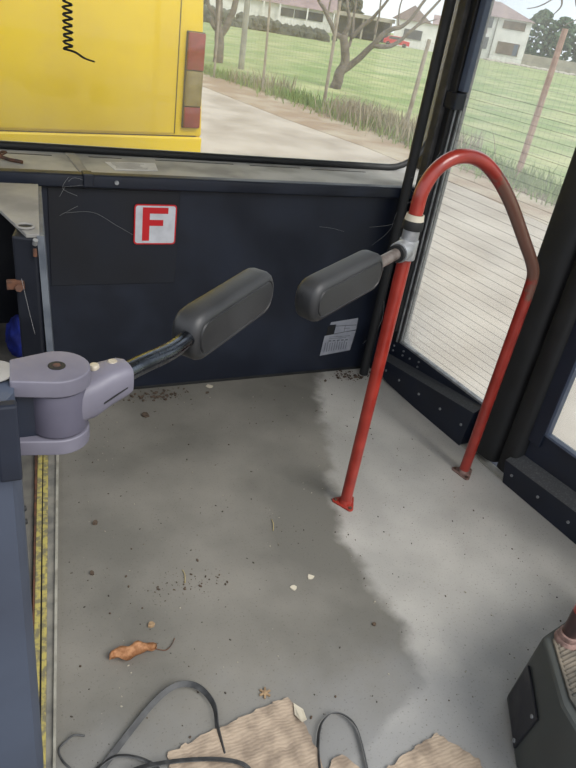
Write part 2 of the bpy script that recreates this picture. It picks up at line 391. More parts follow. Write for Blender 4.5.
lab = obj('paper_label', bm, 'white'); tag(lab, 'faded white paper label lying on the dashboard ledge', 'label')
bm = bmesh.new()
for i in range(6):
    y = 2.392 + i * .015
    box(bm, .475 + .01 * rnd.random(), .60 - .05 * rnd.random(), y, y + .003, .8728, .8731)
obj('printed_lines', bm, 'grey_ink', lab)

# rusty tool / wiper linkage lying on ledge at far left
rt = thing('rusty_clip', 'short rusty metal clip lying on the dashboard ledge at the left', 'clip', (.12, 2.42, .8705))
bm = bmesh.new(); tube(bm, spline([(.05, 2.46, .878), (.09, 2.445, .883), (.13, 2.42, .878), (.17, 2.395, .877)]), .006, 8); obj('shank', bm, 'rust', rt, smooth=True)
bm = bmesh.new(); tube(bm, spline([(.095, 2.45, .876), (.11, 2.475, .888), (.125, 2.455, .893), (.105, 2.435, .886)]), .0035, 8); obj('loop', bm, 'rust', rt, smooth=True)

# windscreen (window_1)
ws = thing('window_1', None, None, (.5, 2.6, .87), kind='structure')
def wsoutline(inset=0):
    x0, x1, z0, z1, r = -1.05 + inset, 1.955 - inset, .884 + inset, 2.02 - inset, .20
    pts = []
    for cx_, cz_, a0 in ((x1 - r, z0 + r, -90), (x1 - r, z1 - r, 0), (x0 + r, z1 - r, 90), (x0 + r, z0 + r, 180)):
        for k in range(9):
            a = math.radians(a0 + k * 90 / 8); pts.append((cx_ + r * math.cos(a), 2.6, cz_ + r * math.sin(a)))
    return pts
bm = bmesh.new(); prism(bm, wsoutline(-.004), (0, .006, 0)); obj('pane', bm, 'glass', ws)
bm = bmesh.new(); tube(bm, wsoutline(), .0145, 10, closed=True); obj('gasket', bm, 'rubber', ws, smooth=True)
# frame round the windscreen
bm = bmesh.new()
box(bm, -1.2, 2.05, 2.56, 2.66, 2.03, 2.2)
obj('trim_9', bm, 'navy', kind='structure')
bm = bmesh.new(); box(bm, 1.968, 2.04, 2.58, 2.68, .846, 2.03)
obj('trim_10', bm, 'black', kind='structure')

# A-pillar at the door corner
pl = thing('trim_11', None, None, D(.75, .03, 0), kind='structure')
bm = bmesh.new(); dbox(bm, .656, .698, -.006, .034, .19, 2.1); obj('pillar', bm, 'ridge', pl, bevel=.006)
bm = bmesh.new(); dbox(bm, .698, .748, .04, .09, 0, 2.1); obj('pillar_back', bm, 'black', pl)
bm = bmesh.new(); dbox(bm, .690, .86, .036, .10, -.4, .845); obj('trim_15', bm, 'navy_dark', kind='structure')
# black vertical tube in the corner
bm = bmesh.new(); tube(bm, [(1.625, 2.245, 0.0), (1.625, 2.245, 1.1), (1.625, 2.245, 2.1)], .0205, 16)
t = obj('grab_pole', bm, 'rubber', smooth='auto'); tag(t, 'black vertical tube in the corner between windscreen and door', 'pole')

# front door leaf (door_1)
d1 = thing('door_1', None, None, D(.3, .06, 0), kind='structure')
bm = bmesh.new(); dbox(bm, -.04, .70, .05, .085, 0, .195); obj('bottom_rail', bm, 'navy', d1, bevel=.003)
bm = bmesh.new(); dbox(bm, .612, .698, .035, .085, .195, 2.0); obj('stile', bm, 'black', d1, bevel=.003)
bm = bmesh.new(); dbox(bm, .588, .618, .022, .05, 1.27, 2.0); obj('inner_strip', bm, 'bluegrey', d1, bevel=.003)
bm = bmesh.new(); dbox(bm, .620, .654, .012, .034, .25, 2.0); obj('track', bm, 'black', d1, bevel=.004)
bm = bmesh.new(); dbox(bm, .590, .668, .0, .05, 1.205, 1.265); obj('guide_block', bm, 'navy', d1, bevel=.006)
bm = bmesh.new(); dbox(bm, .600, .607, .046, .052, .20, 1.21); dbox(bm, .612, .618, .030, .036, .20, 1.21); obj('edge_strip', bm, 'silver', d1)
bm = bmesh.new(); dbox(bm, -.04, .698, .04, .085, 1.98, 2.06); obj('top_rail', bm, 'navy', d1)
bm = bmesh.new(); dbox(bm, .03, .625, .064, .069, .19, 2.0); obj('pane', bm, 'doorglass', d1)
bm = bmesh.new(); dbox(bm, .04, .612, .048, .064, .194, .204); obj('window_trim', bm, 'silver', d1, bevel=.002)
bm = bmesh.new()
z = .228
while z < 1.30:
    dbox(bm, .04, .605, .0632, .0640, z, z + .0009); z += .031
obj('heating_wires', bm, 'black_ink', d1)
bm = bmesh.new()      # kick box with its cut-away heel
prof = [(.052, .168), (.068, .0), (.30, .0), (.58, .012), (.655, .035), (.655, .095)]
a = [bm.verts.new(D(u, 0, z)) for u, z in prof]
bk = [(.052, .190), (.068, .0), (.30, .0), (.58, .012), (.67, .035), (.67, .110)]
b = [bm.verts.new(D(u, .05, z)) for u, z in bk]
bm.faces.new(a); bm.faces.new(b[::-1])
for i in range(6): bm.faces.new((a[i], a[(i + 1) % 6], b[(i + 1) % 6], b[i]))
kb = topdust(obj('kick_box', bm, ('navy', 'kick'), d1, bevel=.003))
for u, z in ((.09, .09), (.22, .085), (.36, .075), (.50, .065), (.60, .06)):
    bm = bmesh.new(); cyl(bm, D(u, -.004, z), .0055, .005, DO, 10); obj('rivet', bm, 'silver', kb)
for u, z in ((.46, .150), (.46, .175), (.52, .160), (.57, .150), (.57, .172), (.64, .165), (.64, .14)):
    bm = bmesh.new(); cyl(bm, D(u, .045, z), .0045, .006, DO, 10); obj('rivet', bm, 'silver', d1)
# rubber safety edges: rounded vertical profiles
def seal(u0, u1, o0, o1, z0, name, par):
    bm = bmesh.new(); n = 12; pts = []
    c = (u0 + u1) / 2; hw = (u1 - u0) / 2
    for k in range(n + 1):
        a = math.pi * k / n
        s = math.copysign(abs(math.cos(a)) ** .6, math.cos(a)); q = math.sin(a) ** .6
        pts.append(D(c + hw * s, o1 - (o1 - o0) * q, z0))
    prism(bm, pts, (0, 0, 2.0 - z0)); return obj(name, bm, 'rubber', par, smooth='auto')
seal(-.100, .040, .012, .07, .025, 'rubber_edge', d1)
d2 = thing('door_2', None, None, D(-.55, .06, 0), kind='structure')
seal(-.195, -.106, .018, .07, .025, 'rubber_edge', d2)
bm = bmesh.new(); dbox(bm, -1.0, -.195, .05, .085, 0, .255); obj('bottom_rail', bm, 'navy', d2, bevel=.003)
bm = bmesh.new(); dbox(bm, -.245, -.19, .038, .085, .2, 2.0); obj('stile', bm, 'navy', d2, bevel=.003)
bm = bmesh.new(); dbox(bm, -1.0, -.90, .038, .085, .2, 2.0); obj('stile', bm, 'navy', d2, bevel=.003)
bm = bmesh.new(); dbox(bm, -1.0, -.19, .038, .085, 1.98, 2.06); obj('top_rail', bm, 'navy', d2)
bm = bmesh.new(); dbox(bm, -.91, -.235, .064, .069, .25, 2.0); obj('pane', bm, 'doorglass', d2)
bm = bmesh.new(); dbox(bm, -.90, -.245, .04, .064, .254, .264); dbox(bm, -.256, -.245, .04, .064, .254, 1.98); obj('window_trim', bm, 'bluegrey', d2, bevel=.002)
bm = bmesh.new()
hexa(bm, [D(-.90, 0, 0), D(-.182, 0, 0), D(-.182, .05, 0), D(-.90, .05, 0), D(-.90, 0, .125), D(-.158, 0, .092), D(-.170, .05, .128), D(-.90, .05, .16)])
kb2 = topdust(obj('kick_box', bm, ('navy', 'kick'), d2, bevel=.003))
for u in (-.21, -.34, -.48, -.62):
    bm = bmesh.new(); cyl(bm, D(u, -.004, .055), .0055, .005, DO, 10); obj('rivet', bm, 'silver', kb2)
# threshold
bm = bmesh.new(); dbox(bm, -1.0, .72, .008, .05, -.03, .003); obj('trim_12', bm, 'alu2', kind='structure', bevel=.002)
bm = bmesh.new(); dbox(bm, -1.0, .80, .05, .10, -.4, -.002); obj('trim_13', bm, 'navy', kind='structure')
bm = bmesh.new(); dbox(bm, -1.0, .80, .03, .11, 2.06, 2.2); obj('trim_14', bm, 'navy', kind='structure')
bm = bmesh.new(); dbox(bm, -2.2, -1.0, .03, .10, -.4, 1.0); obj('wall_right', bm, 'navy', kind='structure')
# unseen partial ceiling over the vestibule front, sized to balance the interior light
bm = bmesh.new(); box(bm, -1.2, 1.95, .75, 2.68, 2.2, 2.24)
obj('ceiling', bm, 'ceiling', kind='structure')

# ------------------------------------------------------------------ signs on the bulkhead
def rrect(x0, x1, z0, z1, r, y):
    pts = []
    for cx_, cz_, a0 in ((x1 - r, z0 + r, -90), (x1 - r, z1 - r, 0), (x0 + r, z1 - r, 90), (x0 + r, z0 + r, 180)):
        for k in range(6):
            a = math.radians(a0 + k * 18); pts.append((cx_ + r * math.cos(a), y, cz_ + r * math.sin(a)))
    return pts
fs = thing('door_letter_sign', 'white square sign with red border and a red letter F on the dark bulkhead', 'sign', (.6, 2.292, .63))
bm = bmesh.new(); prism(bm, rrect(.524, .679, .628, .776, .012, 2.2915), (0, -.0015, 0)); obj('border', bm, 'red_ink', fs)
bm = bmesh.new(); prism(bm, rrect(.529, .674, .633, .771, .009, 2.2900), (0, -.0006, 0)); obj('face', bm, 'white', fs)
bm = bmesh.new()
F = [(.554, .642), (.580, .642), (.580, .698), (.630, .698), (.630, .720), (.580, .720), (.580, .743), (.647, .743), (.647, .765), (.554, .765)]
prism(bm, [(x, 2.2894, z) for x, z in F], (0, -.0008, 0)); obj('letter', bm, 'red_ink', fs)

ns = thing('notice_sheet', 'torn grey printed notice taped low on the bulkhead near the corner', 'notice', (1.47, 2.3, .1))
bm = bmesh.new(); prism(bm, [(1.399, 2.2995, .088), (1.556, 2.2995, .106), (1.566, 2.2995, .208), (1.512, 2.2995, .204), (1.405, 2.2995, .190)], (0, -.001, 0)); obj('lower_sheet', bm, 'notice', ns)
bm = bmesh.new(); prism(bm, [(1.452, 2.2995, .199), (1.566, 2.2995, .213), (1.564, 2.2995, .272), (1.425, 2.2995, .258), (1.422, 2.2995, .246), (1.455, 2.2995, .246)], (0, -.001, 0)); obj('upper_sheet', bm, 'notice', ns)
bm = bmesh.new(); prism(bm, [(1.412, 2.2995, .193), (1.447, 2.2995, .197), (1.449, 2.2995, .243), (1.414, 2.2995, .238)], (0, -.0008, 0)); obj('dark_patch', bm, 'black_ink', ns)
bm = bmesh.new()
for x0, x1, z0, z1 in ((1.45, 1.562, .236, .239), (1.502, 1.504, .208, .236), (1.50, 1.53, .222, .224), (1.43, 1.54, .182, .184), (1.43, 1.52, .174, .176)):
    box(bm, x0, x1, 2.2978, 2.2984, z0, z1)
for i in range(10):
    x = 1.415 + i * .0125; box(bm, x, x + .003, 2.2978, 2.2984, .106 + i * .0012, .15 + .01 * rnd.random())
for i in range(5):
    x = 1.43 + i * .022; box(bm, x, x + .014, 2.2978, 2.2984, .160, .166)
obj('print', bm, 'grey_ink', ns)

# ------------------------------------------------------------------ red handrail
RA = Vector((1.085, 1.432, 0)); RB = Vector((1.637, 1.471, 0)); rd = (RB - RA).normalized()
hr = thing('handrail', 'tall arched red handrail with one worn brown shoulder beside the glass door', 'handrail', RA)
prof = [(0, .003), (0, .30), (0, .60), (0, .88), (0, 1.02), (.004, 1.085), (.032, 1.138), (.087, 1.172), (.165, 1.172), (.245, 1.135), (.34, 1.058), (.455, .937), (.525, .860), (.552, .815), (.557, .76), (.556, .674), (.552, .33), (.550, .003)]
pp = spline([RA + rd * s + Vector((0, 0, z)) for s, z in prof], 6)
bm = bmesh.new(); tube(bm, pp, .0195, 20); obj('rail', bm, 'rail', hr, smooth='auto')
for P_, rot in ((RA, .5), (RA + rd * .55, .2)):
    bm = bmesh.new(); pts = []
    for k in range(3):
        a0 = rot + k * 2 * math.pi / 3
        for j in range(-2, 3):
            a = a0 + j * .35
            c = Vector((math.cos(a0), math.sin(a0), 0)) * .032
            pts.append(Vector(P_) + c + Vector((math.cos(a), math.sin(a), 0)) * .014 + Vector((0, 0, .0)))
    prism(bm, pts, (0, 0, .006)); fl = obj('foot_flange', bm, 'red_plain' if P_ is RA else 'pink', hr, bevel=.001)
    bm = bmesh.new(); cyl(bm, Vector(P_) + Vector((0, 0, .006)), .0235, .014, r2=.0205); obj('weld_collar', bm, 'red_plain' if P_ is RA else 'pink', fl, smooth='auto')
    for k in range(3):
        a = rot + k * 2 * math.pi / 3
        bm = bmesh.new(); cyl(bm, Vector(P_) + Vector((math.cos(a), math.sin(a), 0)) * .035 + Vector((0, 0, .006)), .006, .004, n=12); obj('bolt', bm, 'rust', fl)

# ------------------------------------------------------------------ padded gate arms
def stadium(L, Hh, off, n=12):
    """outline in local (x along, z up) inset by off"""
    r = Hh / 2 - off; c = L / 2 - Hh / 2; pts = []
    # squared stadium: superellipse ends
    for side in (1, -1):
        for k in range(n + 1):
            a = -math.pi / 2 + math.pi * k / n
            ca, sa = math.cos(a), math.sin(a)
            e = .8
            pts.append((side * (c + r * math.copysign(abs(ca) ** e, ca)), side * r * math.copysign(abs(sa) ** e, sa)))
    return pts
def paddle(parent, c, dirv, L, Hh, T, up=Vector((0, 0, 1)), name='pad'):
    c = Vector(c); dx = Vector(dirv).normalized(); up = (up - dx * up.dot(dx)).normalized(); ny = dx.cross(up)
    layers = [(.0105, -T / 2 + .001), (.003, -T / 2 + .008), (0, -T / 2 + .016), (0, T / 2 - .016), (.003, T / 2 - .008), (.0105, T / 2 - .001)]
    bm = bmesh.new(); rings = []
    full = [(.030, -T / 2 - .001), (.0205, -T / 2 - .001), (.0190, -T / 2 + .0022), (.0170, -T / 2 + .0022), (.0152, -T / 2)] + layers + [(.0152, T / 2), (.0170, T / 2 - .0022), (.0190, T / 2 - .0022), (.0205, T / 2 + .001), (.030, T / 2 + .001)]
    for off, y in full:
        rings.append([bm.verts.new(c + dx * x + ny * y + up * z) for x, z in stadium(L, Hh, off)])
    for A, B in zip(rings, rings[1:]):
        n = len(A)
        for k in range(n): bm.faces.new((A[k], A[(k + 1) % n], B[(k + 1) % n], B[k]))
    bm.faces.new(rings[0][::-1]); bm.faces.new(rings[-1])
    o = obj(name, bm, 'pad', parent, smooth='auto')
    return o

# far arm, clamped to the red rail
g2 = thing('gate_arm', 'dark padded gate paddle clamped to the red handrail by a grey collar', 'gate arm', (1.085, 1.432, .93))
bm = bmesh.new(); cyl(bm, (1.085, 1.432, .895), .027, .055, n=24); cyl(bm, (1.085, 1.432, .95), .0235, .07, n=24); obj('clamp_collar', bm, 'silver', g2, smooth='auto', bevel=.002)
bm = bmesh.new(); cyl(bm, (1.085, 1.432, .978), .0285, .026, n=24); obj('ring_band', bm, 'rubber', g2, smooth='auto', bevel=.003)
bm = bmesh.new(); cyl(bm, (1.085, 1.432, 1.004), .0265, .016, n=24, r2=.0245); obj('lower_cuff', bm, 'scrap', g2, smooth='auto')
PD2 = Vector((-.84, -.47, -.08)).normalized()
aS = Vector((1.085, 1.432, .925)); aE = aS + PD2 * .125
bm = bmesh.new(); cyl(bm, aS + PD2 * .012, .029, .042, PD2, 22); obj('socket', bm, 'silver', g2, smooth='auto', bevel=.003)
bm = bmesh.new(); cyl(bm, aS + PD2 * .052, .0245, .014, PD2, 22); obj('socket_ring', bm, 'rubber', g2, smooth='auto')
bm = bmesh.new(); tube(bm, [aS + PD2 * .05, aS + PD2 * .15, aS + PD2 * .24], .0155, 16); obj('arm_tube', bm, 'worn_tube', g2, smooth='auto')
paddle(g2, aS + PD2 * .335 + Vector((0, 0, -.003)), PD2, .315, .103, .062)

# near arm, hinged to the partition on the left
g1 = thing('gate_arm', 'near padded gate paddle on a chrome arm hinged to the left partition by mauve bracket', 'gate arm', (.097, .873, .82))
hx, hy = .092, .868
def ear(z0, z1, name, r=.047):
    bm = bmesh.new(); pts = []
    for k in range(17):
        a = math.radians(-100 + k * 200 / 16) ; pts.append((hx + r * math.cos(a), hy + r * math.sin(a), z0))
    pts += [(.030, hy + .030, z0), (.026, hy - .033, z0)]
    prism(bm, pts, (0, 0, z1 - z0)); return obj(name, bm, 'mauve', g1, smooth='auto', bevel=.004, seg=3)
te = ear(.928, .955, 'upper_ear'); ear(.826, .852, 'lower_ear', .045)
bm = bmesh.new(); cyl(bm, (hx, hy, .9545), .0125, .0012, n=24); obj('screw_recess', bm, 'black_ink', te)
bm = bmesh.new(); cyl(bm, (hx, hy, .9552), .006, .0012, n=6); obj('screw_head', bm, 'rust', te)
bm = bmesh.new(); cyl(bm, (hx, hy, .8545), .0425, .071, n=32); obj('knuckle', bm, 'mauve_dark', g1, smooth='auto', bevel=.003)
AD = Vector((.205 - hx, .885 - hy, 0)); AD = Vector((.965, .25, 0)).normalized()
# clamp that grips the arm
bm = bmesh.new(); rings = []
lat = Vector((-AD.y, AD.x, 0))
P0 = Vector((hx, hy, 0))
for s, hw, z0, z1 in ((.012, .037, .860, .925), (.048, .035, .864, .930), (.076, .030, .876, .937), (.102, .027, .884, .939), (.112, .023, .888, .936)):
    c = P0 + AD * s; ring = []
    for k in range(20):
        a = 2 * math.pi * k / 20; ca, sa = math.cos(a), math.sin(a)
        ring.append(bm.verts.new(c + lat * hw * math.copysign(abs(ca) ** .55, ca) + Vector((0, 0, (z0 + z1) / 2 + (z1 - z0) / 2 * math.copysign(abs(sa) ** .55, sa)))))
    rings.append(ring)
for A, B in zip(rings, rings[1:]):
    for k in range(20): bm.faces.new((A[k], A[(k + 1) % 20], B[(k + 1) % 20], B[k]))
bm.faces.new(rings[0][::-1]); bm.faces.new(rings[-1])
cl = obj('arm_clamp', bm, 'mauve', g1, smooth='auto')
for s, q in ((.061, .008), (.091, .008)):
    bm = bmesh.new(); cyl(bm, P0 + AD * s + lat * q + Vector((0, 0, .932)), .0085, .0075, n=18, r2=.007); obj('bolt', bm, 'bolt', cl, smooth='auto', bevel=.001)
bm = bmesh.new()
c0 = P0 + AD * .058 - lat * .0342; c1 = P0 + AD * .100 - lat * .0274
prism(bm, [c0 + Vector((0, 0, .892)), c1 + Vector((0, 0, .906)), c1 + Vector((0, 0, .9085)), c0 + Vector((0, 0, .8945))], (lat.x * .004 - .0, lat.y * .004 , 0)); obj('clamp_slot', bm, 'black_ink', cl)
PC1 = Vector((.456, 1.145, .8965)); PD1 = Vector((.255, .255, .0)).normalized()
PD1 = Vector((.62, .50, .05)).normalized()
st = P0 + AD * .095 + Vector((0, 0, .914)); en = PC1 - PD1 * .10
bm = bmesh.new(); tube(bm, spline([st, st + (en - st) * .25 + Vector((.002, -.004, .0)), st + (en - st) * .55 + Vector((.003, -.008, -.003)), st + (en - st) * .8 + Vector((.002, -.003, -.002)), en], 7), .0165, 18); obj('arm_tube', bm, 'chrome', g1, smooth='auto')
paddle(g1, PC1, PD1, .315, .105, .062)
# navy mounting plate and tan cap
bm = boxbm(.002, .032, .782, .80, .822, .948); obj('mounting_plate', bm, 'navy', g1, bevel=.004)
bm = bmesh.new(); box(bm, .028, .068, .845, .895, .845, .932); obj('hinge_post', bm, 'navy', g1, bevel=.006)
bm = bmesh.new(); cyl(bm, (.006, .872, .950), .030, .0035, n=28); obj('round_cap', bm, 'tan', g1, smooth='auto', bevel=.001)

# ------------------------------------------------------------------ near partition and driver console
pt = thing('partition_panel', 'tall blue grey partition panel at the near left edge carrying the gate hinge', 'partition', (-.2, .87, 0))
bm = bmesh.new()
prism(bm, [(-.55, .80, 0), (.018, .80, 0), (.030, .82, 0), (.034, .86, 0), (.026, .90, 0), (-.55, .90, 0)], (0, 0, .945)); obj('panel', bm, 'panel', pt, smooth='auto')
for z in (.70, .672):
    bm = bmesh.new(); cyl(bm, (.030, .862, z), .0065, .007, (1, 0, .2), 12, r2=.004); obj('rivet', bm, 'rubber', pt, smooth='auto')

cs = thing('driver_console', 'open dark console frame with a tan top plate left of the bulkhead', 'console', (.1, 1.95, .18))
bm = bmesh.new(); prism(bm, [(-.25, 2.16, .862), (.194, 2.15, .862), (.150, 1.685, .862), (.118, 1.685, .862), (.070, 1.88, .862), (-.25, 1.90, .862)], (0, 0, .010)); obj('top_plate', bm, 'tan', cs, bevel=.002)
bm = bmesh.new(); prism(bm, [(.205, 2.14, .24), (.222, 2.14, .24), (.180, 1.68, .24), (.163, 1.68, .24)], (-.020, 0, .628)); obj('side_panel', bm, 'strip', cs)
bm = bmesh.new(); prism(bm, [(.095, 1.70, .24), (.150, 1.68, .24), (.158, 1.69, .24), (.168, 1.80, .24), (.12, 1.82, .24)], (-.010, 0, .622)); po = obj('corner_post', bm, 'navy_dark', cs, bevel=.006)
bm = bmesh.new(); tube(bm, [(.121 + .0205 * math.cos(a * .3), 1.735 + .0205 * math.sin(a * .3), .876) for a in range(21)], .0035, 8, closed=True); obj('socket_ring', bm, 'tan', po, smooth=True)
bm = bmesh.new(); cyl(bm, (.121, 1.735, .872), .0195, .0022, n=24); obj('socket_hole', bm, 'black_ink', po)
bm = bmesh.new(); cyl(bm, (.137, 1.678, .848), .0065, .016, (.1, -.5, .9), 12); obj('bolt', bm, 'silver', po)
bm = bmesh.new(); cyl(bm, (.136, 1.674, .838), .005, .02, (0, -.1, -1), 10); obj('bolt', bm, 'rust', po)
bm = bmesh.new(); box(bm, .065, .108, 1.688, 1.705, .722, .745); br = obj('bracket', bm, 'rust', po, bevel=.002)
bm = bmesh.new(); cyl(bm, (.092, 1.688, .728), .010, .014, (.1, -1, .25), 6); obj('bolt', bm, 'rust', br)
bm = bmesh.new(); prism(bm, [(-.25, 2.17, .1), (.18, 2.17, .1), (.18, 2.18, .1), (-.25, 2.18, .1)], (0, 0, .76)); 
bm.free()
# blue cloth in footwell
bm = bmesh.new(); bmesh.ops.create_icosphere(bm, subdivisions=4, radius=1)
for v in bm.verts:
    d = v.co.copy(); k = 1 + .22 * noise.noise(d * 2.2) + .08 * noise.noise(d * 6)
    v.co = Vector((.128 + d.x * .05 * k, 2.44 + d.y * .08 * k, .137 + max(d.z, -.75) * .085 * k + .063))
bl = obj('blue_cloth', bm, 'blue', smooth=True); tag(bl, 'crumpled bright blue cloth in the driver footwell behind the console post', 'cloth')

# ------------------------------------------------------------------ plinth with pole, bottom right
px = thing('floor_plinth', 'grey black plastic floor box with a dusty ribbed top at the lower right', 'box', (1.3, .45, 0))
bot = [(1.135, .640), (1.035, .488), (1.030, .41), (1.06, .15), (1.62, .15), (1.62, .74)]
top = [(1.125, .622), (1.036, .470), (1.022, .405), (1.05, .15), (1.62, .15), (1.62, .72)]
bm = bmesh.new()
a = [bm.verts.new((x, y, 0)) for x, y in bot]; b = [bm.verts.new((x, y, .268)) for x, y in top]
bm.faces.new(a[::-1]); bm.faces.new(b)
for i in range(6): bm.faces.new((a[i], a[(i + 1) % 6], b[(i + 1) % 6], b[i]))
obj('body', bm, 'plinth', px, smooth='auto', bevel=.014, seg=3)
bm = bmesh.new(); ins = [(1.140, .606), (1.062, .474), (1.05, .42), (1.075, .18), (1.60, .18), (1.60, .69)]
prism(bm, [(x, y, .266) for x, y in ins], (0, 0, .008)); tp = obj('top_mat', bm, 'plinth_top', px, bevel=.003)
for k in range(12):
    s0 = Vector((1.142, .592, .274)).lerp(Vector((1.068, .47, .274)), (k + .5) / 12)
    bm = bmesh.new(); tube(bm, [s0, s0 + Vector((.40, .03, 0))], .0035, 6); obj('rib', bm, 'plinth_top', tp, smooth=True)
bm = bmesh.new()
def side(s, z):   # on the sloping left face
    A0 = Vector((1.135, .640, 0)).lerp(Vector((1.035, .488, 0)), s); A1 = Vector((1.125, .622, .268)).lerp(Vector((1.036, .470, .268)), s)
    return A0.lerp(A1, z / .268)
nrm = Vector((-.835, .55, .05)).normalized()
q = [side(.10, .175), side(.08, .035), side(.80, .018), side(.84, .16)]
prism(bm, [p + nrm * .0005 for p in q], nrm * .006); cp = obj('cover_plate', bm, 'plinth_panel', px, bevel=.002)
for s, z in ((.76, .145), (.74, .033)):
    bm = bmesh.new(); cyl(bm, side(s, z) + nrm * .006, .005, .004, nrm, 12); obj('screw', bm, 'silver', cp)
sp = thing('stanchion', 'short visible foot of a red and dark brown pole standing on the floor plinth', 'pole', (1.152, .585, .274))
bx, by = 1.170, .592
bm = bmesh.new(); cyl(bm, (bx, by, .285), .0185, .085, n=22); obj('dark_sleeve', bm, 'sleeve', sp, smooth='auto')
bm = bmesh.new(); cyl(bm, (bx, by, .366), .0182, 1.3, n=22); obj('pole', bm, 'red_plain', sp, smooth='auto')
bm = bmesh.new(); cyl(bm, (bx, by, .2745), .030, .012, n=22, r2=.026); cyl(bm, (bx, by, .286), .024, .014, n=22); obj('foot_casting', bm, 'pink', sp, smooth='auto', bevel=.002)

# ------------------------------------------------------------------ things on the floor
def ragged(pts, k, amp, z, th, name, m, label, cat, group=None, bumpy=.004):
    out = []
    for i in range(len(pts)):
        a = Vector(pts[i] + (0,)); b = Vector(pts[(i + 1) % len(pts)] + (0,))
        n = max(1, int((b - a).length / k))
        for j in range(n):
            p = a.lerp(b, j / n); p += Vector((noise.noise(p * 60), noise.noise(p * 60 + Vector((7, 3, 1))), 0)) * amp
            out.append((p.x, p.y, z))
    bm = bmesh.new(); prism(bm, out, (0, 0, th))
    bmesh.ops.triangulate(bm, faces=[f for f in bm.faces if len(f.verts) > 4])
    bmesh.ops.subdivide_edges(bm, edges=[e for e in bm.edges if e.calc_length() > .05], cuts=3)
    for v in bm.verts: v.co.z += max(0, (noise.noise(v.co * 9) + .35)) * bumpy
    o = obj(name, bm, m); return tag(o, label, cat, group)
c1 = ragged([(.284, .784), (.397, .800), (.513, .812), (.590, .822), (.603, .79), (.601, .714), (.602, .674), (.585, .55), (.40, .50), (.26, .60)], .008, .010, .001, .005, 'cardboard_piece', 'card', 'largest torn piece of corrugated cardboard lying among the black straps', 'cardboard', 'torn cardboard pieces')
# the lifted torn corner flap
bm = bmesh.new(); fl = [(.598, .800, .008), (.612, .775, .012), (.606, .745, .02), (.592, .742, .022), (.588, .77, .010)]
prism(bm, fl, (0, 0, .0015)); obj('torn_flap', bm, 'scrap', c1)
ragged([(.738, .586), (.777, .598), (.824, .606), (.895, .618), (.912, .603), (.941, .556), (.959, .523), (.955, .44), (.74, .44)], .008, .010, .001, .005, 'cardboard_piece', 'card', 'torn cardboard piece at the bottom edge right of the strap loop', 'cardboard', 'torn cardboard pieces')
ragged([(.607, .632), (.633, .648), (.653, .648), (.674, .624), (.69, .56), (.62, .54)], .01, .005, .001, .004, 'cardboard_piece', 'card', 'smallest cardboard scrap inside the loop of black strap', 'cardboard', 'torn cardboard pieces')

def strap(pts, wd, tilt, label, name='strap', th=.0022):
    bm = bmesh.new(); ribbon(bm, spline(pts, 8), wd, th, tilt); o = obj(name, bm, 'strap', smooth='auto')
    return tag(o, label, 'strap')
G_ = None
strap([(.400, .74, .0035), (.404, .80, .010), (.412, .85, .016), (.397, .898, .018), (.368, .923, .018), (.329, .925, .017), (.279, .901, .014), (.222, .858, .012), (.175, .819, .011), (.146, .793, .010), (.12, .75, .009)], .014, lambda t: 1.25 - 1.0 * t, 'flat black strap arching from the cardboard down to the left edge')
strap([(.10, .77, .007), (.138, .797, .012), (.177, .806, .016), (.221, .789, .012), (.255, .755, .008), (.27, .70, .007)], .012, .7, 'short black strap curling at the bottom left of the cardboard')
strap([(.17, .73, .012), (.198, .760, .022), (.271, .754, .024), (.364, .731, .021), (.427, .701, .017), (.445, .665, .012)], .012, .4, 'black strap lying across the top of the largest cardboard piece')
strap([(.575, .56, .009), (.588, .636, .009), (.611, .690, .010), (.638, .728, .011), (.673, .744, .012), (.700, .733, .011), (.716, .700, .010), (.709, .653, .009), (.68, .56, .009)], .012, 1.15, 'black strap looped upright round the smallest cardboard scrap')
bm = bmesh.new(); tube(bm, spline([(.122, .880, .004), (.100, .884, .012), (.084, .880, .006), (.066, .868, .003), (.070, .841, .003), (.085, .815, .003), (.10, .78, .003)]), .0022, 8)
tag(obj('wire', bm, 'strap', smooth=True), 'thin black wire bent into a hook at the left floor edge', 'wire')

# leaf
lf = thing('dry_leaf', 'curled brown dry leaf lying on the floor left of centre', 'leaf', (.267, 1.05, 0))
bm = bmesh.new(); n1, n2 = 16, 8; g = []
for i in range(n1 + 1):
    t_ = i / n1; row = []
    hw = .020 * math.sin(math.pi * (t_ ** .8)) ** .7 + .002
    for j in range(n2 + 1):
        s = (j / n2 - .5) * 2
        x = .208 + .118 * t_; y = 1.052 + s * hw * .85 + .004 * math.sin(t_ * 12)
        z = .004 + (abs(s) ** 1.5) * .016 * (1 if s > 0 else .75) + .004 * math.sin(t_ * 20 + s * 2) + .003
        row.append(bm.verts.new((x, y, z)))
    g.append(row)
for i in range(n1):
    for j in range(n2): bm.faces.new((g[i][j], g[i + 1][j], g[i + 1][j + 1], g[i][j + 1]))
r = bmesh.ops.solidify(bm, geom=bm.faces[:], thickness=.0008)
obj('blade', bm, 'leaf', lf, smooth=True)
bm = bmesh.new(); tube(bm, spline([(.318, 1.052, .007), (.345, 1.040, .004), (.362, 1.048, .004), (.378, 1.068, .003)]), .0012, 6); obj('stem', bm, 'rust', lf, smooth=True)

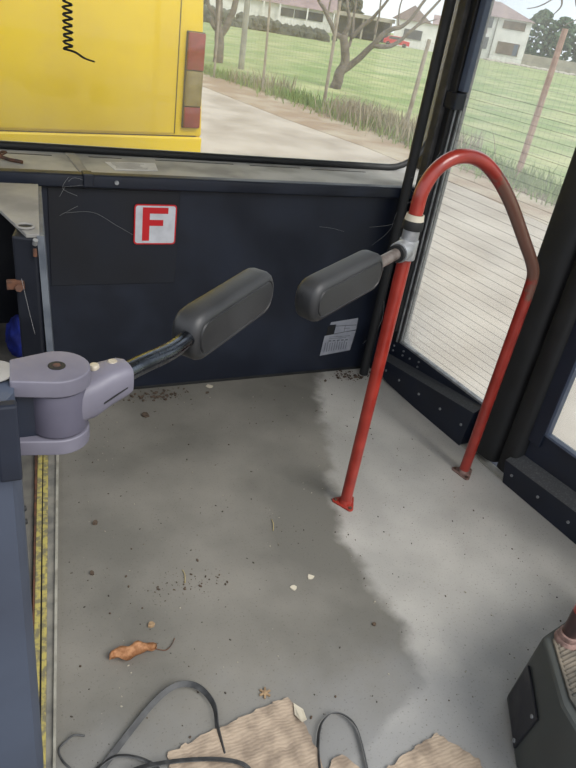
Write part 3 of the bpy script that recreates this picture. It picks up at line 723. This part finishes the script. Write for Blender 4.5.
# small star shaped scrap
bm = bmesh.new(); pts = []
for k in range(24):
    a = k * math.pi / 12; rr_ = .015 if k % 4 in (0, 1) else .0065; pts.append((.544 + rr_ * math.cos(a), .850 + rr_ * math.sin(a), .001))
prism(bm, pts, (0, 0, .004)); tag(obj('star_scrap', bm, 'star'), 'small brown star shaped scrap just above the largest cardboard piece', 'scrap')
def straw(p, q, lab):
    a = Vector(p + (.002,)); b = Vector(q + (.002,)); m_ = (a + b) / 2 + Vector((.004, .002, .003))
    bm = bmesh.new(); tube(bm, spline([a, m_, b], 5), .0012, 6); tag(obj('straw', bm, 'straw', smooth=True), lab, 'straw')
straw((.785, 1.37), (.80, 1.42), 'short dry straw on the floor straight below the far paddle')
straw((.455, 1.24), (.462, 1.29), 'upright dry straw on the darker floor above the dry leaf')
def chip(x, y, r, lab, m='scrap', name='paper_scrap', cat='scrap', h=.003):
    bm = bmesh.new(); pts = [(x + r * (.6 + .5 * rnd.random()) * math.cos(k * .9), y + r * (.6 + .5 * rnd.random()) * math.sin(k * .9), .0005) for k in range(7)]
    prism(bm, pts, (0, 0, h)); tag(obj(name, bm, m), lab, cat)
chip(.818, 1.157, .012, 'pale paper scrap on the floor right of centre, nearer the tide line')
chip(.751, 1.135, .011, 'pale crumb on the floor just left of the paper scrap', 'scrap', 'crumb')
chip(.330, 1.127, .010, 'tan chip on the floor above the dry leaf', 'star', 'chip', 'chip', .006)
chip(.258, 1.546, .009, 'dark pebble on the floor below the mauve hinge', 'dirt', 'pebble', 'pebble', .008)
chip(.216, 1.347, .008, 'small black pebble at the left side of the floor', 'dirt', 'pebble', 'pebble', .007)
chip(.860, 2.262, .016, 'pale chip on the floor at the foot of the bulkhead', 'scrap', 'chip', 'chip')
chip(.545, 2.10, .018, 'dark torn flake on the floor under the near paddle arm', 'dirt', 'flake', 'flake', .006)
chip(.917, .948, .008, 'dark crumb on the paler floor right of the tide line', 'dirt', 'crumb', 'crumb', .005)
# dirt piles
def grit(name, n, fx, rmax, m, label):
    bm = bmesh.new()
    for i in range(n):
        x, y = fx(); r = rmax * (.3 + rnd.random() ** 3)
        mtx = Matrix.Translation((x, y, r * .5)) @ Matrix.Rotation(rnd.random() * 6, 4, 'Z') @ Matrix.Diagonal((r * (1 + rnd.random()), r, r * .7, 1))
        bmesh.ops.create_icosphere(bm, subdivisions=0 if hasattr(bmesh.ops, 'zz') else 1, radius=1, matrix=mtx)
    return tag(obj(name, bm, m), label, 'debris', kind='stuff')
def uni():
    y = .6 + 1.65 * rnd.random(); x0 = .103 + (y - 1.19) * .132 + .03
    return x0 + (1.6 - x0) * rnd.random() ** 1.25, y
grit('scattered_grit', 700, uni, .0021, 'crumb', 'fine pale and dark grit scattered over the floor')
grit('dark_crumbs', 170, uni, .0025, 'dirt', 'dark crumbs scattered over the floor')
grit('dirt_pile', 120, lambda: (.62 + rnd.gauss(0, .07), 2.235 + rnd.gauss(0, .022)), .005, 'dirt', 'brown dirt heaped at the foot of the bulkhead left of centre')
grit('dirt_pile', 110, lambda: (1.55 + rnd.gauss(0, .05), 2.235 + rnd.gauss(0, .025)), .006, 'dirt', 'dark leafy dirt in the corner by the black tube')
grit('dirt_pile', 90, lambda: (.45 + rnd.gauss(0, .07), 1.235 + rnd.gauss(0, .035)), .003, 'dirt', 'thin brown dirt patch on the floor above the dry leaf')
# cobwebs
bm = bmesh.new()
webs = [[(.29, 2.288, .74), (.38, 2.284, .745), (.46, 2.286, .70), (.52, 2.288, .665)], [(.27, 2.288, .73), (.31, 2.284, .755), (.33, 2.286, .765)],
        [(.27, 2.27, .80), (.31, 2.26, .865), (.36, 2.255, .85), (.29, 2.265, .835)], [(.30, 2.258, .87), (.28, 2.262, .83), (.33, 2.285, .80)],
        [(1.28, 2.296, .70), (1.34, 2.292, .695), (1.40, 2.296, .68)], [(1.55, 2.296, .62), (1.60, 2.26, .70), (1.61, 2.24, .80), (1.68, 2.2, .86)],
        [(1.52, 2.296, .70), (1.60, 2.25, .73), (1.66, 2.23, .78)], [(1.62, 2.225, .93), (1.67, 2.2, .96), (1.70, 2.18, 1.05)], [(1.60, 2.25, .55), (1.64, 2.22, .30), (1.60, 2.27, .15)],
        [(1.62, 2.226, .99), (1.63, 2.25, .90), (1.66, 2.2, .86)], [(.10, 1.67, .76), (.115, 1.668, .66), (.125, 1.668, .60)]]
for wb in webs: tube(bm, spline(wb, 5), .00042, 5)
tag(obj('cobweb', bm, 'web', smooth=True), 'dusty cobweb strands strung on the bulkhead and corner pillar', 'cobweb', kind='stuff')

# ------------------------------------------------------------------ coiled cord in front of the windscreen
cw = thing('coiled_cord', 'black coiled cord hanging inside the windscreen in front of the yellow bus', 'cord', (.31, 2.56, 1.33))
pts = [Vector((.345, 2.56, 2.03)), Vector((.344, 2.56, 1.70))]
n = 150
for i in range(n):
    t_ = i / (n - 1); z = 1.68 - .46 * t_; r = .015
    pts.append(Vector((.347 + r * math.cos(i * .95), 2.555 + .6 * r * math.sin(i * .95), z)))
bm = bmesh.new(); tube(bm, pts, .0038, 6); obj('coil', bm, 'rubber', cw, smooth=True)
bm = bmesh.new(); tube(bm, spline([pts[-1], (.37, 2.56, 1.213), (.40, 2.56, 1.198), (.436, 2.56, 1.190)]), [.0038] * 17 + [.003] * 7 + [.0015], 6); obj('loose_end', bm, 'rubber', cw, smooth=True)

# ------------------------------------------------------------------ OUTSIDE
GZ = -.6
def gz(x, y):
    d = math.hypot(x, y); return GZ - max(0, d - 14) * .007
# road
bm = bmesh.new(); prism(bm, [(-30, -20, GZ - .02), (7.5, -20, GZ - .02), (7.2, 8, GZ - .02), (6.9, 11, GZ - .02), (6.3, 13.5, GZ - .02), (5.7, 17.5, GZ - .02), (4.5, 24, GZ - .02), (1.0, 40, GZ - .02), (-30, 40, GZ - .02)], (0, 0, .02))
obj('road', bm, 'road', kind='structure')
bm = bmesh.new()
prism(bm, [(7.45, -20, GZ - .02), (8.8, -20, GZ - .02), (8.5, 7.4, GZ - .02), (8.5, 12, GZ - .02), (7.8, 16, GZ - .02), (6.4, 21, GZ - .02), (3.0, 40, GZ - .02), (.9, 40, GZ - .02), (4.4, 24, GZ - .02), (5.6, 17.5, GZ - .02), (6.2, 13.5, GZ - .02), (6.8, 11, GZ - .02), (7.1, 8, GZ - .02)], (0, 0, .026))
obj('verge', bm, 'verge', kind='structure')
bm = bmesh.new(); N = 50; g = []
for i in range(N + 1):
    row = []
    for j in range(N + 1):
        u = i / N; v = j / N
        y = -20 + 280 * (v ** 1.6)
        xe = 8.25 if y < 12 else (8.25 - (y - 12) * .20 if y < 40 else 2.65 - (y - 40) * .6)
        x = xe + 260 * (u ** 2)
        row.append(bm.verts.new((x, y, gz(x, y) + .012)))
    g.append(row)
for i in range(N):
    for j in range(N): bm.faces.new((g[i][j], g[i + 1][j], g[i + 1][j + 1], g[i][j + 1]))
obj('field', bm, 'field', kind='structure', smooth=True)
# ground under everything else beyond the road
bm = bmesh.new(); box(bm, -300, 400, -60, 400, -3.4, -3.3); obj('ground', bm, 'field', kind='structure')

# weeds along the fence
def weeds(name, n, fx, hmin, hmax, m, label):
    bm = bmesh.new()
    for i in range(n):
        x, y = fx(); h = hmin + (hmax - hmin) * rnd.random(); z = gz(x, y) + .005; a = rnd.random() * 6.28; wd = .008 + .012 * rnd.random()
        lx, ly = (rnd.random() - .5) * h * .9, (rnd.random() - .5) * h * .9
        dx, dy = math.cos(a) * wd, math.sin(a) * wd
        p = [bm.verts.new(q_) for q_ in ((x - dx, y - dy, z), (x + dx, y + dy, z), (x + lx * .5 + dx * .7, y + ly * .5 + dy * .7, z + h * .6), (x + lx, y + ly, z + h), (x + lx * .5 - dx * .7, y + ly * .5 - dy * .7, z + h * .6))]
        bm.faces.new((p[0], p[1], p[2], p[4])); bm.faces.new((p[4], p[2], p[3]))
    return tag(obj(name, bm, m), label, 'grass', kind='stuff')
def fx(y): return 8.45 if y < 11 else 8.45 - (y - 11) * .14 - max(0, y - 18) * .15
def al(y0, y1, s): 
    def f():
        y = y0 + (y1 - y0) * rnd.random(); return fx(y) + .3 + rnd.gauss(0, s), y
    return f
weeds('weeds', 7000, al(5, 26, .35), .08, .32, 'blade', 'green weeds growing along the foot of the wire fence')
weeds('dry_weeds', 1500, al(10.5, 14.8, .3), .15, .6, 'dry', 'tall dry weeds tangled at the fence below the bare tree')
weeds('dry_weeds', 260, al(17, 19.5, .3), .15, .6, 'dry', 'thin dry weeds at the fence beside the concrete pole')
weeds('dry_weeds', 1200, lambda: (fx(y_ := 3 + 22 * rnd.random()) - .15 + rnd.gauss(0, .12), y_), .03, .10, 'dry', 'low dry litter along the road verge')

# fence
posts = [(5.4, 24.5), (6.65, 19.55), (7.50, 17.9), (8.23, 15.6), (8.42, 12.2), (8.63, 8.84), (8.7, 5.6), (8.75, 2.4), (8.8, -.8)]
ptop = {2: (7.44, 17.92, 1.55), 3: (8.23, 15.6, 1.75), 4: (8.55, 12.2, 1.30), 5: (8.68, 8.84, 1.78)}
fnl = ['far left', 'beside the yellow bus corner', 'first right of the concrete pole', 'in front of the bare tree', 'nearest the corner tube', 'rusty', 'x', 'y', 'z']
labs = ['weathered fence post farthest along the road', 'slim fence post just right of the yellow bus tail light', 'slim pale fence post right of the concrete pole', 'pale fence post standing left of the bare tree trunk',
        'leaning pale fence post seen next to the black corner tube', 'leaning rusty pink fence post seen through the door glass', 'fence post seen beyond the door rubber', 'fence post out beyond the second door leaf', 'fence post nearest the rear of the bus']
for i, (x, y) in enumerate(posts):
    tp_ = Vector(ptop.get(i, (x, y, 1.5))); r = (.035, .03, .035, .04, .045, .052, .05, .05, .05)[i]
    bm = bmesh.new(); tube(bm, [(x, y, gz(x, y) - .1), Vector((x, y, gz(x, y))).lerp(tp_, .5) + Vector((.01, .01, 0)), tp_], [r * 1.1, r, r * .9], 8)
    o = obj('fence_post', bm, 'rustpost' if i in (5,) else 'post', smooth='auto'); tag(o, labs[i], 'fence post', 'posts of the wire fence')
for i in range(len(posts) - 1):
    (xa, ya), (xb, yb) = posts[i], posts[i + 1]
    a = Vector((xa, ya, 0)); b = Vector((xb, yb, 0)); L = (b - a).length; dv = (b - a) / L
    near = ya < 13
    bm = bmesh.new(); rw = .0022
    def rod(p, q, r=rw): tube(bm, [p, q], r, 3, cap=False)
    zb = gz(xa, ya) + .05
    k = 0
    while k * .12 < 1.9:
        z = k * .12; rod(a + Vector((0, 0, zb + z)), b + Vector((0, 0, zb + z)), rw * (1.2 if k % 4 == 0 else .9)); k += 1
    m_ = int(L / .12)
    for k in range(m_):
        p = a + dv * (k + .5) * L / m_; rod(p + Vector((0, 0, zb)), p + Vector((0, 0, zb + 1.85)), rw * .8)
    o = obj('wire_mesh', bm, 'wire')
    tag(o, ('span of wire mesh between %s and the next one nearer the bus' % ('the ' + labs[i]))[:400], 'wire fence', 'spans of the wire fence')
    o['label'] = ['wire mesh span behind the yellow bus corner', 'wire mesh span beside the concrete pole', 'wire mesh span left of the bare tree', 'wire mesh span across the bare tree trunk',
                  'wire mesh span seen behind the corner pillar', 'wire mesh span seen right of the rusty pink post', 'wire mesh span beyond the door rubber', 'wire mesh span nearest the rear of the bus'][i]

# concrete pole
bm = bmesh.new(); tube(bm, [(9.05, 23.76, -.75), (9.05, 23.76, 2.5), (9.05, 23.76, 6)], [.11, .095, .08], 10)
tag(obj('utility_pole', bm, 'concrete', smooth='auto'), 'round concrete pole between the pruned tree and the bare tree', 'pole')

# trees
def limbs(bm, paths):
    for pts, r0, r1 in paths:
        P = spline(pts, 5); n = len(P); P = [p + Vector((noise.noise(p * 3), noise.noise(p * 3 + Vector((5, 5, 5))), 0)) * .05 * (1 if 0 < i < n - 1 else 0) for i, p in enumerate(P)]
        tube(bm, P, [r0 + (r1 - r0) * i / (n - 1) for i in range(n)], 8)
t1 = thing('bare_tree', 'bare grey tree with a forked trunk behind the fence', 'tree', (11.34, 20.92, -.65))
bm = bmesh.new()
limbs(bm, [([(11.34, 20.92, -.7), (11.42, 20.87, -.2), (11.52, 20.83, .17), (11.36, 20.91, .93)], .19, .13)])
obj('trunk', bm, 'bark', t1, smooth=True)
L1 = [([(11.44, 20.87, -.15), (11.80, 20.67, .22), (12.18, 20.45, .78), (12.59, 20.2, 1.28), (12.95, 19.97, 1.49), (13.33, 19.72, 2.24), (13.6, 19.5, 3.0)], .12, .03),
      ([(12.18, 20.45, .78), (12.67, 20.15, .84), (13.12, 19.86, 1.32), (13.57, 19.55, 2.07), (14.0, 19.3, 2.9)], .08, .025),
      ([(11.38, 20.9, .85), (11.09, 21.06, .97), (10.72, 21.25, 1.53), (10.48, 21.37, 1.77), (10.2, 21.5, 2.4)], .09, .03),
      ([(11.36, 20.91, .93), (11.46, 20.86, 1.37), (11.28, 20.96, 1.9), (11.2, 21, 2.8)], .08, .03),
      ([(11.60, 20.8, .9), (11.82, 20.66, 1.24), (12.11, 20.49, 1.62), (12.38, 20.33, 2.08), (12.7, 20.1, 2.8)], .075, .025),
      ([(11.48, 20.84, .5), (11.65, 20.9, .9), (11.75, 21.2, 1.5), (11.9, 21.5, 2.4)], .06, .02),
      ([(12.3, 20.6, 1.1), (12.5, 20.9, 1.7), (12.55, 21.0, 2.5)], .045, .015), ([(12.8, 20.1, 1.45), (12.85, 20.3, 2.0), (13.1, 20.4, 2.7)], .035, .012),
      ([(10.8, 21.2, 1.4), (10.95, 21.4, 1.9), (10.9, 21.5, 2.5)], .04, .012), ([(13.1, 19.9, 1.3), (13.5, 19.9, 1.6), (14.0, 19.8, 1.8)], .035, .01)]
for l in L1:
    bm = bmesh.new(); limbs(bm, [l]); obj('branch', bm, 'bark', t1, smooth=True)
t2 = thing('pruned_tree', 'dark pruned tree with stubby limbs right of the yellow bus corner', 'tree', (8.72, 25.34, -.7))
bm = bmesh.new(); limbs(bm, [([(8.72, 25.34, -.75), (8.72, 25.34, 0), (8.68, 25.35, .35)], .20, .17)]); obj('trunk', bm, 'bark', t2, smooth=True)
for l in [([(8.68, 25.35, .25), (8.62, 25.36, .8), (8.60, 25.37, 1.4), (8.55, 25.4, 2.6)], .15, .12), ([(8.72, 25.33, .2), (8.95, 25.28, .62), (9.10, 25.22, 1.1), (9.25, 25.18, 1.8), (9.4, 25.1, 2.6)], .13, .09),
          ([(8.7, 25.35, .3), (8.42, 25.43, .58), (8.34, 25.46, .72)], .10, .08), ([(8.6, 25.36, .7), (8.25, 25.5, 1.15), (8.1, 25.55, 1.9)], .09, .06)]:
    bm = bmesh.new(); limbs(bm, [l]); obj('branch', bm, 'bark', t2, smooth=True)
# drooping twigs of a tree overhead at the right
t3 = thing('overhanging_tree', 'bare twigs of a tree reaching down in front of the sky at top right', 'tree', (9.4, 8.0, -.6))
bm = bmesh.new(); limbs(bm, [([(9.8, 7.4, -.7), (9.75, 7.5, 1.5), (9.6, 7.6, 4.2)], .12, .08)]); obj('trunk', bm, 'bark', t3, smooth=True)
for b_ in [[(9.65, 7.6, 3.6), (9.0, 8.2, 3.1), (8.40, 8.6, 2.45), (8.12, 8.84, 2.05), (7.95, 9.0, 1.95)], [(9.65, 7.6, 3.4), (9.2, 8.0, 2.7), (8.7, 8.35, 2.1), (8.40, 8.60, 1.80)],
           [(9.65, 7.6, 3.9), (8.8, 8.6, 3.0), (8.1, 9.0, 2.3), (7.75, 9.2, 2.03)], [(8.5, 8.5, 2.5), (8.45, 8.6, 2.25), (8.5, 8.55, 2.05)], [(8.25, 8.75, 2.2), (8.3, 8.7, 2.05), (8.26, 8.75, 1.92)], [(8.7, 8.3, 2.1), (8.75, 8.3, 1.95), (8.7, 8.3, 1.8)]]:
    bm = bmesh.new(); limbs(bm, [(b_, .02, .006)]); obj('branch', bm, 'bark', t3, smooth=True)

# ------------------------------------------------------------------ yellow bus parked in front
yb = thing('yellow_bus', 'bright yellow bus parked close in front of the windscreen', 'bus', (0, 4.8, GZ))
YA = Vector((.18, 4.05, 0)); YB = Vector((1.405, 4.28, 0)); yd = (YB - YA).normalized(); yn = Vector((-yd.y, yd.x, 0))
def Y(u, off, z): return YB + yd * u + yn * off + Vector((0, 0, z))   # u<0 to the left, off>0 away
def ybox(bm, u0, u1, o0, o1, z0, z1):
    return hexa(bm, [Y(u0, o0, z0), Y(u1, o0, z0), Y(u1, o1, z0), Y(u0, o1, z0), Y(u0, o0, z1), Y(u1, o0, z1), Y(u1, o1, z1), Y(u0, o1, z1)])
bm = bmesh.new(); hexa(bm, [Y(-2.4, 0, .64), Y(0, 0, .64), Y(0, 8.5, .64), Y(-2.4, 8.5, .64), Y(-2.4, 0, 2.7), Y(-.13, 0, 2.7), Y(-.13, 8.5, 2.7), Y(-2.4, 8.5, 2.7)]); obj('body', bm, 'yellow', yb, smooth='auto', bevel=.02, seg=3)
bm = bmesh.new(); ybox(bm, -2.4, -.0, -.012, 8.45, -.12, .64); obj('bumper', bm, 'yellow', yb, smooth='auto', bevel=.02, seg=3)
bm = bmesh.new(); ybox(bm, -2.38, -.04, .004, 8.4, .62, .67); obj('seam_strip', bm, 'seam', yb)
bm = bmesh.new(); ybox(bm, -2.2, -.203, -.010, .03, .66, 2.5); obj('engine_hatch', bm, 'yellow', yb, smooth='auto', bevel=.006, seg=2)
tl = bmesh.new(); ybox(tl, -.152, -.032, -.016, .05, .695, 1.245); tlo = obj('tail_light', tl, 'black', yb, bevel=.008)
bm = bmesh.new(); ybox(bm, -.205, -.199, -.011, .0, .66, 2.6); obj('hatch_seam', bm, 'seam', yb)
for z0, z1, m_ in ((1.035, 1.240, 'lens_red'), (.828, 1.030, 'lens_smoke'), (.700, .823, 'lens_red')):
    bm = bmesh.new(); ybox(bm, -.149, -.035, -.030, -.010, z0, z1); obj('lens', bm, m_, tlo, smooth='auto', bevel=.008)
for u in (-2.15, -.3):
    for o_ in (1.6, 6.5):
        bm = bmesh.new(); cyl(bm, Y(u - .12, o_, GZ + .45), .45, .26, yd, 28); obj('wheel', bm, 'tyre', yb, smooth='auto', bevel=.03)

# ------------------------------------------------------------------ far buildings
def frame(o, R, L, z0):
    o = Vector((R[0], R[1], 0)); l = Vector((L[0], L[1], 0)) - o; l.normalize(); back = Vector((l.y, -l.x, 0))
    if back.dot(o) < 0: back = -back
    return lambda u, d, z: o + l * u + back * d + Vector((0, 0, z))
def fbox(bm, Fm, u0, u1, d0, d1, z0, z1):
    hexa(bm, [Fm(u0, d0, z0), Fm(u1, d0, z0), Fm(u1, d1, z0), Fm(u0, d1, z0), Fm(u0, d0, z1), Fm(u1, d0, z1), Fm(u1, d1, z1), Fm(u0, d1, z1)])
H = frame(None, (87.2, 96.4), (81.2, 101.5), 0)
h1 = thing('two_storey_house', 'white two storey house with a mauve hipped roof seen through the door glass', 'house', H(4, 4, -2))
bm = bmesh.new(); fbox(bm, H, 0, 13, 0, 9, -2.2, 5.1); obj('wall', bm, 'house', h1)
bm = bmesh.new(); e = .5
c = [H(-e, -e, 5.0), H(13 + e, -e, 5.0), H(13 + e, 9 + e, 5.0), H(-e, 9 + e, 5.0)]; r1 = H(6, 4.5, 7.4); r2 = H(8.5, 4.5, 7.4)
v = [bm.verts.new(p) for p in c + [r1, r2]]
for f in ((0, 1, 5, 4), (1, 2, 5), (2, 3, 4, 5), (3, 0, 4), (3, 2, 1, 0)): bm.faces.new([v[i] for i in f])
obj('roof', bm, 'roof', h1)
for u0, u1, z0, z1, m_ in ((.9, 4.6, 3.55, 4.75, 'brownwin'), (1.0, 4.7, -.25, 1.6, 'brownwin'), (6.3, 7.7, 3.3, 4.9, 'darkwin'), (6.3, 7.7, .1, 1.9, 'darkwin')):
    bm = bmesh.new(); fbox(bm, H, u0, u1, -.12, .1, z0, z1); wdo = obj('window', bm, m_, h1)
bm = bmesh.new(); fbox(bm, H, 1.2, 1.9, -.16, -.10, -.2, 1.5); obj('shutter', bm, 'glass' if False else 'bluegrey', h1)
bm = bmesh.new(); tube(bm, [H(5.6, -.15, -2), H(5.6, -.15, 5.0)], .10, 8); obj('downpipe', bm, 'concrete', h1)

H = frame(None, (59.9, 115.45), (48.8, 120.6), 0)
h2 = thing('long_low_house', 'long white single storey building with dark strip windows behind the hedge', 'house', H(6, 4, -1.5))
bm = bmesh.new(); fbox(bm, H, 0, 22, 0, 8, -1.8, 1.75); obj('wall', bm, 'house', h2)
bm = bmesh.new(); pts = [H(-.6, -.7, 1.7), H(-.6, 4, 4.3), H(-.6, 8.7, 1.7)]; prism(bm, pts, H(23, 0, 0) - H(-.2, 0, 0)); obj('roof', bm, 'roof', h2)
for u0, u1 in ((1.6, 4.3), (4.5, 6.6), (6.8, 9.0)):
    bm = bmesh.new(); fbox(bm, H, u0, u1, -.12, .1, 0, 1.25); obj('window', bm, 'darkwin', h2)
for u in (-.2, 4.4, 9.2, 12):
    bm = bmesh.new(); fbox(bm, H, u - .12, u + .12, -.9, -.6, -1.8, 1.75); obj('column', bm, 'house', h2)

H = frame(None, (72.5, 89.6), (61.0, 97.5), 0)
h3 = thing('gabled_house', 'white gabled house behind the bare tree, left of the corner pillar', 'house', H(6, 4, -1.6))
bm = bmesh.new(); fbox(bm, H, 0, 13.5, 0, 8, -1.7, 2.4); obj('wall', bm, 'house', h3)
bm = bmesh.new(); prism(bm, [H(8, -.3, 2.3), H(14.2, -.3, 2.3), H(11.1, -.3, 4.4)], H(0, 8.5, 0) - H(0, 0, 0)); obj('roof', bm, 'roof', h3)
bm = bmesh.new(); prism(bm, [H(-.3, -.3, 2.3), H(8, -.3, 2.3), H(8, 4, 3.6), H(-.3, 4, 3.6)], (0, 0, .1)); obj('roof', bm, 'roof', h3)
for u0, u1, z0, z1 in ((9.2, 12.0, -.1, 1.2), (4.6, 6.4, -1.2, .9), (1.5, 3.2, -.6, .9)):
    bm = bmesh.new(); fbox(bm, H, u0, u1, -.12, .1, z0, z1); obj('window', bm, 'darkwin', h3)
H = frame(None, (62.6, 100.0), (54.5, 104.8), 0)
h4 = thing('open_shed', 'pale open fronted shed with posts between the two white houses', 'shed', H(4, 3, -1.4))
bm = bmesh.new(); fbox(bm, H, -.3, 9.5, -.3, 6, 1.55, 2.1); obj('roof', bm, 'stone', h4)
bm = bmesh.new(); fbox(bm, H, 0, 9.2, 5.5, 5.8, -1.5, 1.6); obj('back_wall', bm, 'darkwin', h4)
for u in (.2, 2.4, 4.6, 6.8, 9.0):
    bm = bmesh.new(); fbox(bm, H, u - .15, u + .15, 0, .3, -1.5, 1.6); obj('post', bm, 'stone', h4)

# red car
cr_ = thing('car', 'small red car parked in front of the pale shed', 'car', (58.2, 91.0, -1.25))
cd_ = Vector((.84, -.54, 0)); cn = Vector((.54, .84, 0)); c0 = Vector((58.2, 91.0, 0))
def Cc(u, d, z): return c0 + cd_ * u + cn * d + Vector((0, 0, z))
bm = bmesh.new(); prism(bm, [Cc(-1.9, -.8, -.98), Cc(1.9, -.8, -.98), Cc(1.9, -.8, -.45), Cc(1.0, -.8, -.38), Cc(.5, -.8, .05), Cc(-1.0, -.8, .05), Cc(-1.6, -.8, -.35), Cc(-1.9, -.8, -.42)], cn * 1.6); obj('body', bm, 'brick', cr_, bevel=.06)
bm = bmesh.new(); prism(bm, [Cc(-1.3, -.83, -.36), Cc(.7, -.83, -.36), Cc(.4, -.83, -.02), Cc(-.95, -.83, -.02)], cn * 1.66); obj('window', bm, 'darkwin', cr_)
for u in (-1.2, 1.2):
    for d in (-.85, .65):
        bm = bmesh.new(); cyl(bm, Cc(u, d, -1.0), .3, .2, cn, 16); obj('wheel', bm, 'tyre', cr_)

# pale block wall and rubble
H = frame(None, (112, 77.5), (88.5, 101.3), 0)
bm = bmesh.new(); fbox(bm, H, 0, 33, 0, .3, -2.2, .35)
for k in range(14): fbox(bm, H, k * 2.5, k * 2.5 + .25, -.08, 0, -2.2, .42)
tag(obj('boundary_wall', bm, 'stone'), 'pale block boundary wall running right from the two storey house', 'wall')
bm = bmesh.new()
for i in range(160):
    t_ = rnd.random(); p = Vector((79, 95.5, 0)).lerp(Vector((92, 77, 0)), t_) + Vector((rnd.gauss(0, 1), rnd.gauss(0, 1), 0)); s = .15 + .35 * rnd.random()
    bmesh.ops.create_icosphere(bm, subdivisions=1, radius=1, matrix=Matrix.Translation((p.x, p.y, -1.35)) @ Matrix.Diagonal((s * 2, s * 1.5, s * .7, 1)))
tag(obj('rubble', bm, 'stone'), 'strip of pale rubble at the far edge of the meadow', 'rubble', kind='stuff')

def crown(c, rx, rz, n, seed, m, name, parent):
    r_ = random.Random(seed); bm = bmesh.new()
    for i in range(n):
        a = r_.random() * 6.28; u = r_.random() ** .5; h = r_.uniform(-1, 1)
        k = math.sqrt(max(0, 1 - h * h)) * u
        p = Vector(c) + Vector((math.cos(a) * k * rx, math.sin(a) * k * rx, h * rz)); s = rx * (.06 + .09 * r_.random())
        bmesh.ops.create_icosphere(bm, subdivisions=1, radius=s, matrix=Matrix.Translation(p) @ Matrix.Rotation(r_.random() * 3, 4, 'X'))
    for v in bm.verts: v.co += Vector((noise.noise(v.co * 1.3), noise.noise(v.co * 1.3 + Vector((9, 0, 0))), noise.noise(v.co * 1.3 + Vector((0, 9, 0))))) * rx * .12
    return obj(name, bm, m, parent)
def tree(x, y, zc, rx, rz, seed, label, m='conifer', name='evergreen_tree', group='evergreens behind the wall'):
    t = thing(name, label, 'tree', (x, y, -2), group)
    bm = bmesh.new(); tube(bm, [(x, y, -2.2), (x, y, zc)], [rx * .12, rx * .08], 8); obj('trunk', bm, 'bark', t)
    crown((x, y, zc), rx, rz, 420, seed, m, 'crown', t)
tree(102.0, 110.2, 3.2, 3.2, 4.6, 1, 'tallest evergreen just right of the two storey house')
tree(105.2, 107.4, 3.0, 3.3, 4.2, 2, 'broad evergreen behind the rusty pink fence post')
tree(109.0, 103.4, 2.0, 3.4, 3.6, 3, 'lower evergreen right of the rusty pink fence post')
tree(113.5, 98.5, 1.8, 3.6, 3.6, 4, 'evergreen at the far right beyond the door glass')
tree(72, 136, 3.0, 4.5, 3.0, 5, 'hazy broad tree rising behind the gap between the white houses', 'hedge', 'broad_tree', 'trees behind the houses')
tree(44, 140, 2.0, 4.5, 3.2, 6, 'hazy tree behind the hedge left of the long white building', 'hedge', 'broad_tree', 'trees behind the houses')
tree(34, 140, 2.0, 4.5, 3.0, 8, 'hazy tree behind the hedge by the pruned tree', 'hedge', 'broad_tree', 'trees behind the houses')
bm = bmesh.new(); bm.free()
r_ = random.Random(12); bm = bmesh.new()
for i in range(260):
    t_ = r_.random(); p = Vector((18.0, 72.5, 0)).lerp(Vector((34.5, 66.6, 0)), t_) ; hgt = 1.25 * (1 - .55 * t_)
    s = .35 + .3 * r_.random()
    bmesh.ops.create_icosphere(bm, subdivisions=1, radius=s, matrix=Matrix.Translation((p.x + r_.gauss(0, .3), p.y + r_.gauss(0, .4), -1.05 + hgt * r_.random())))
tag(obj('hedge', bm, 'hedge'), 'low dark hedge bank at the far side of the meadow', 'hedge')
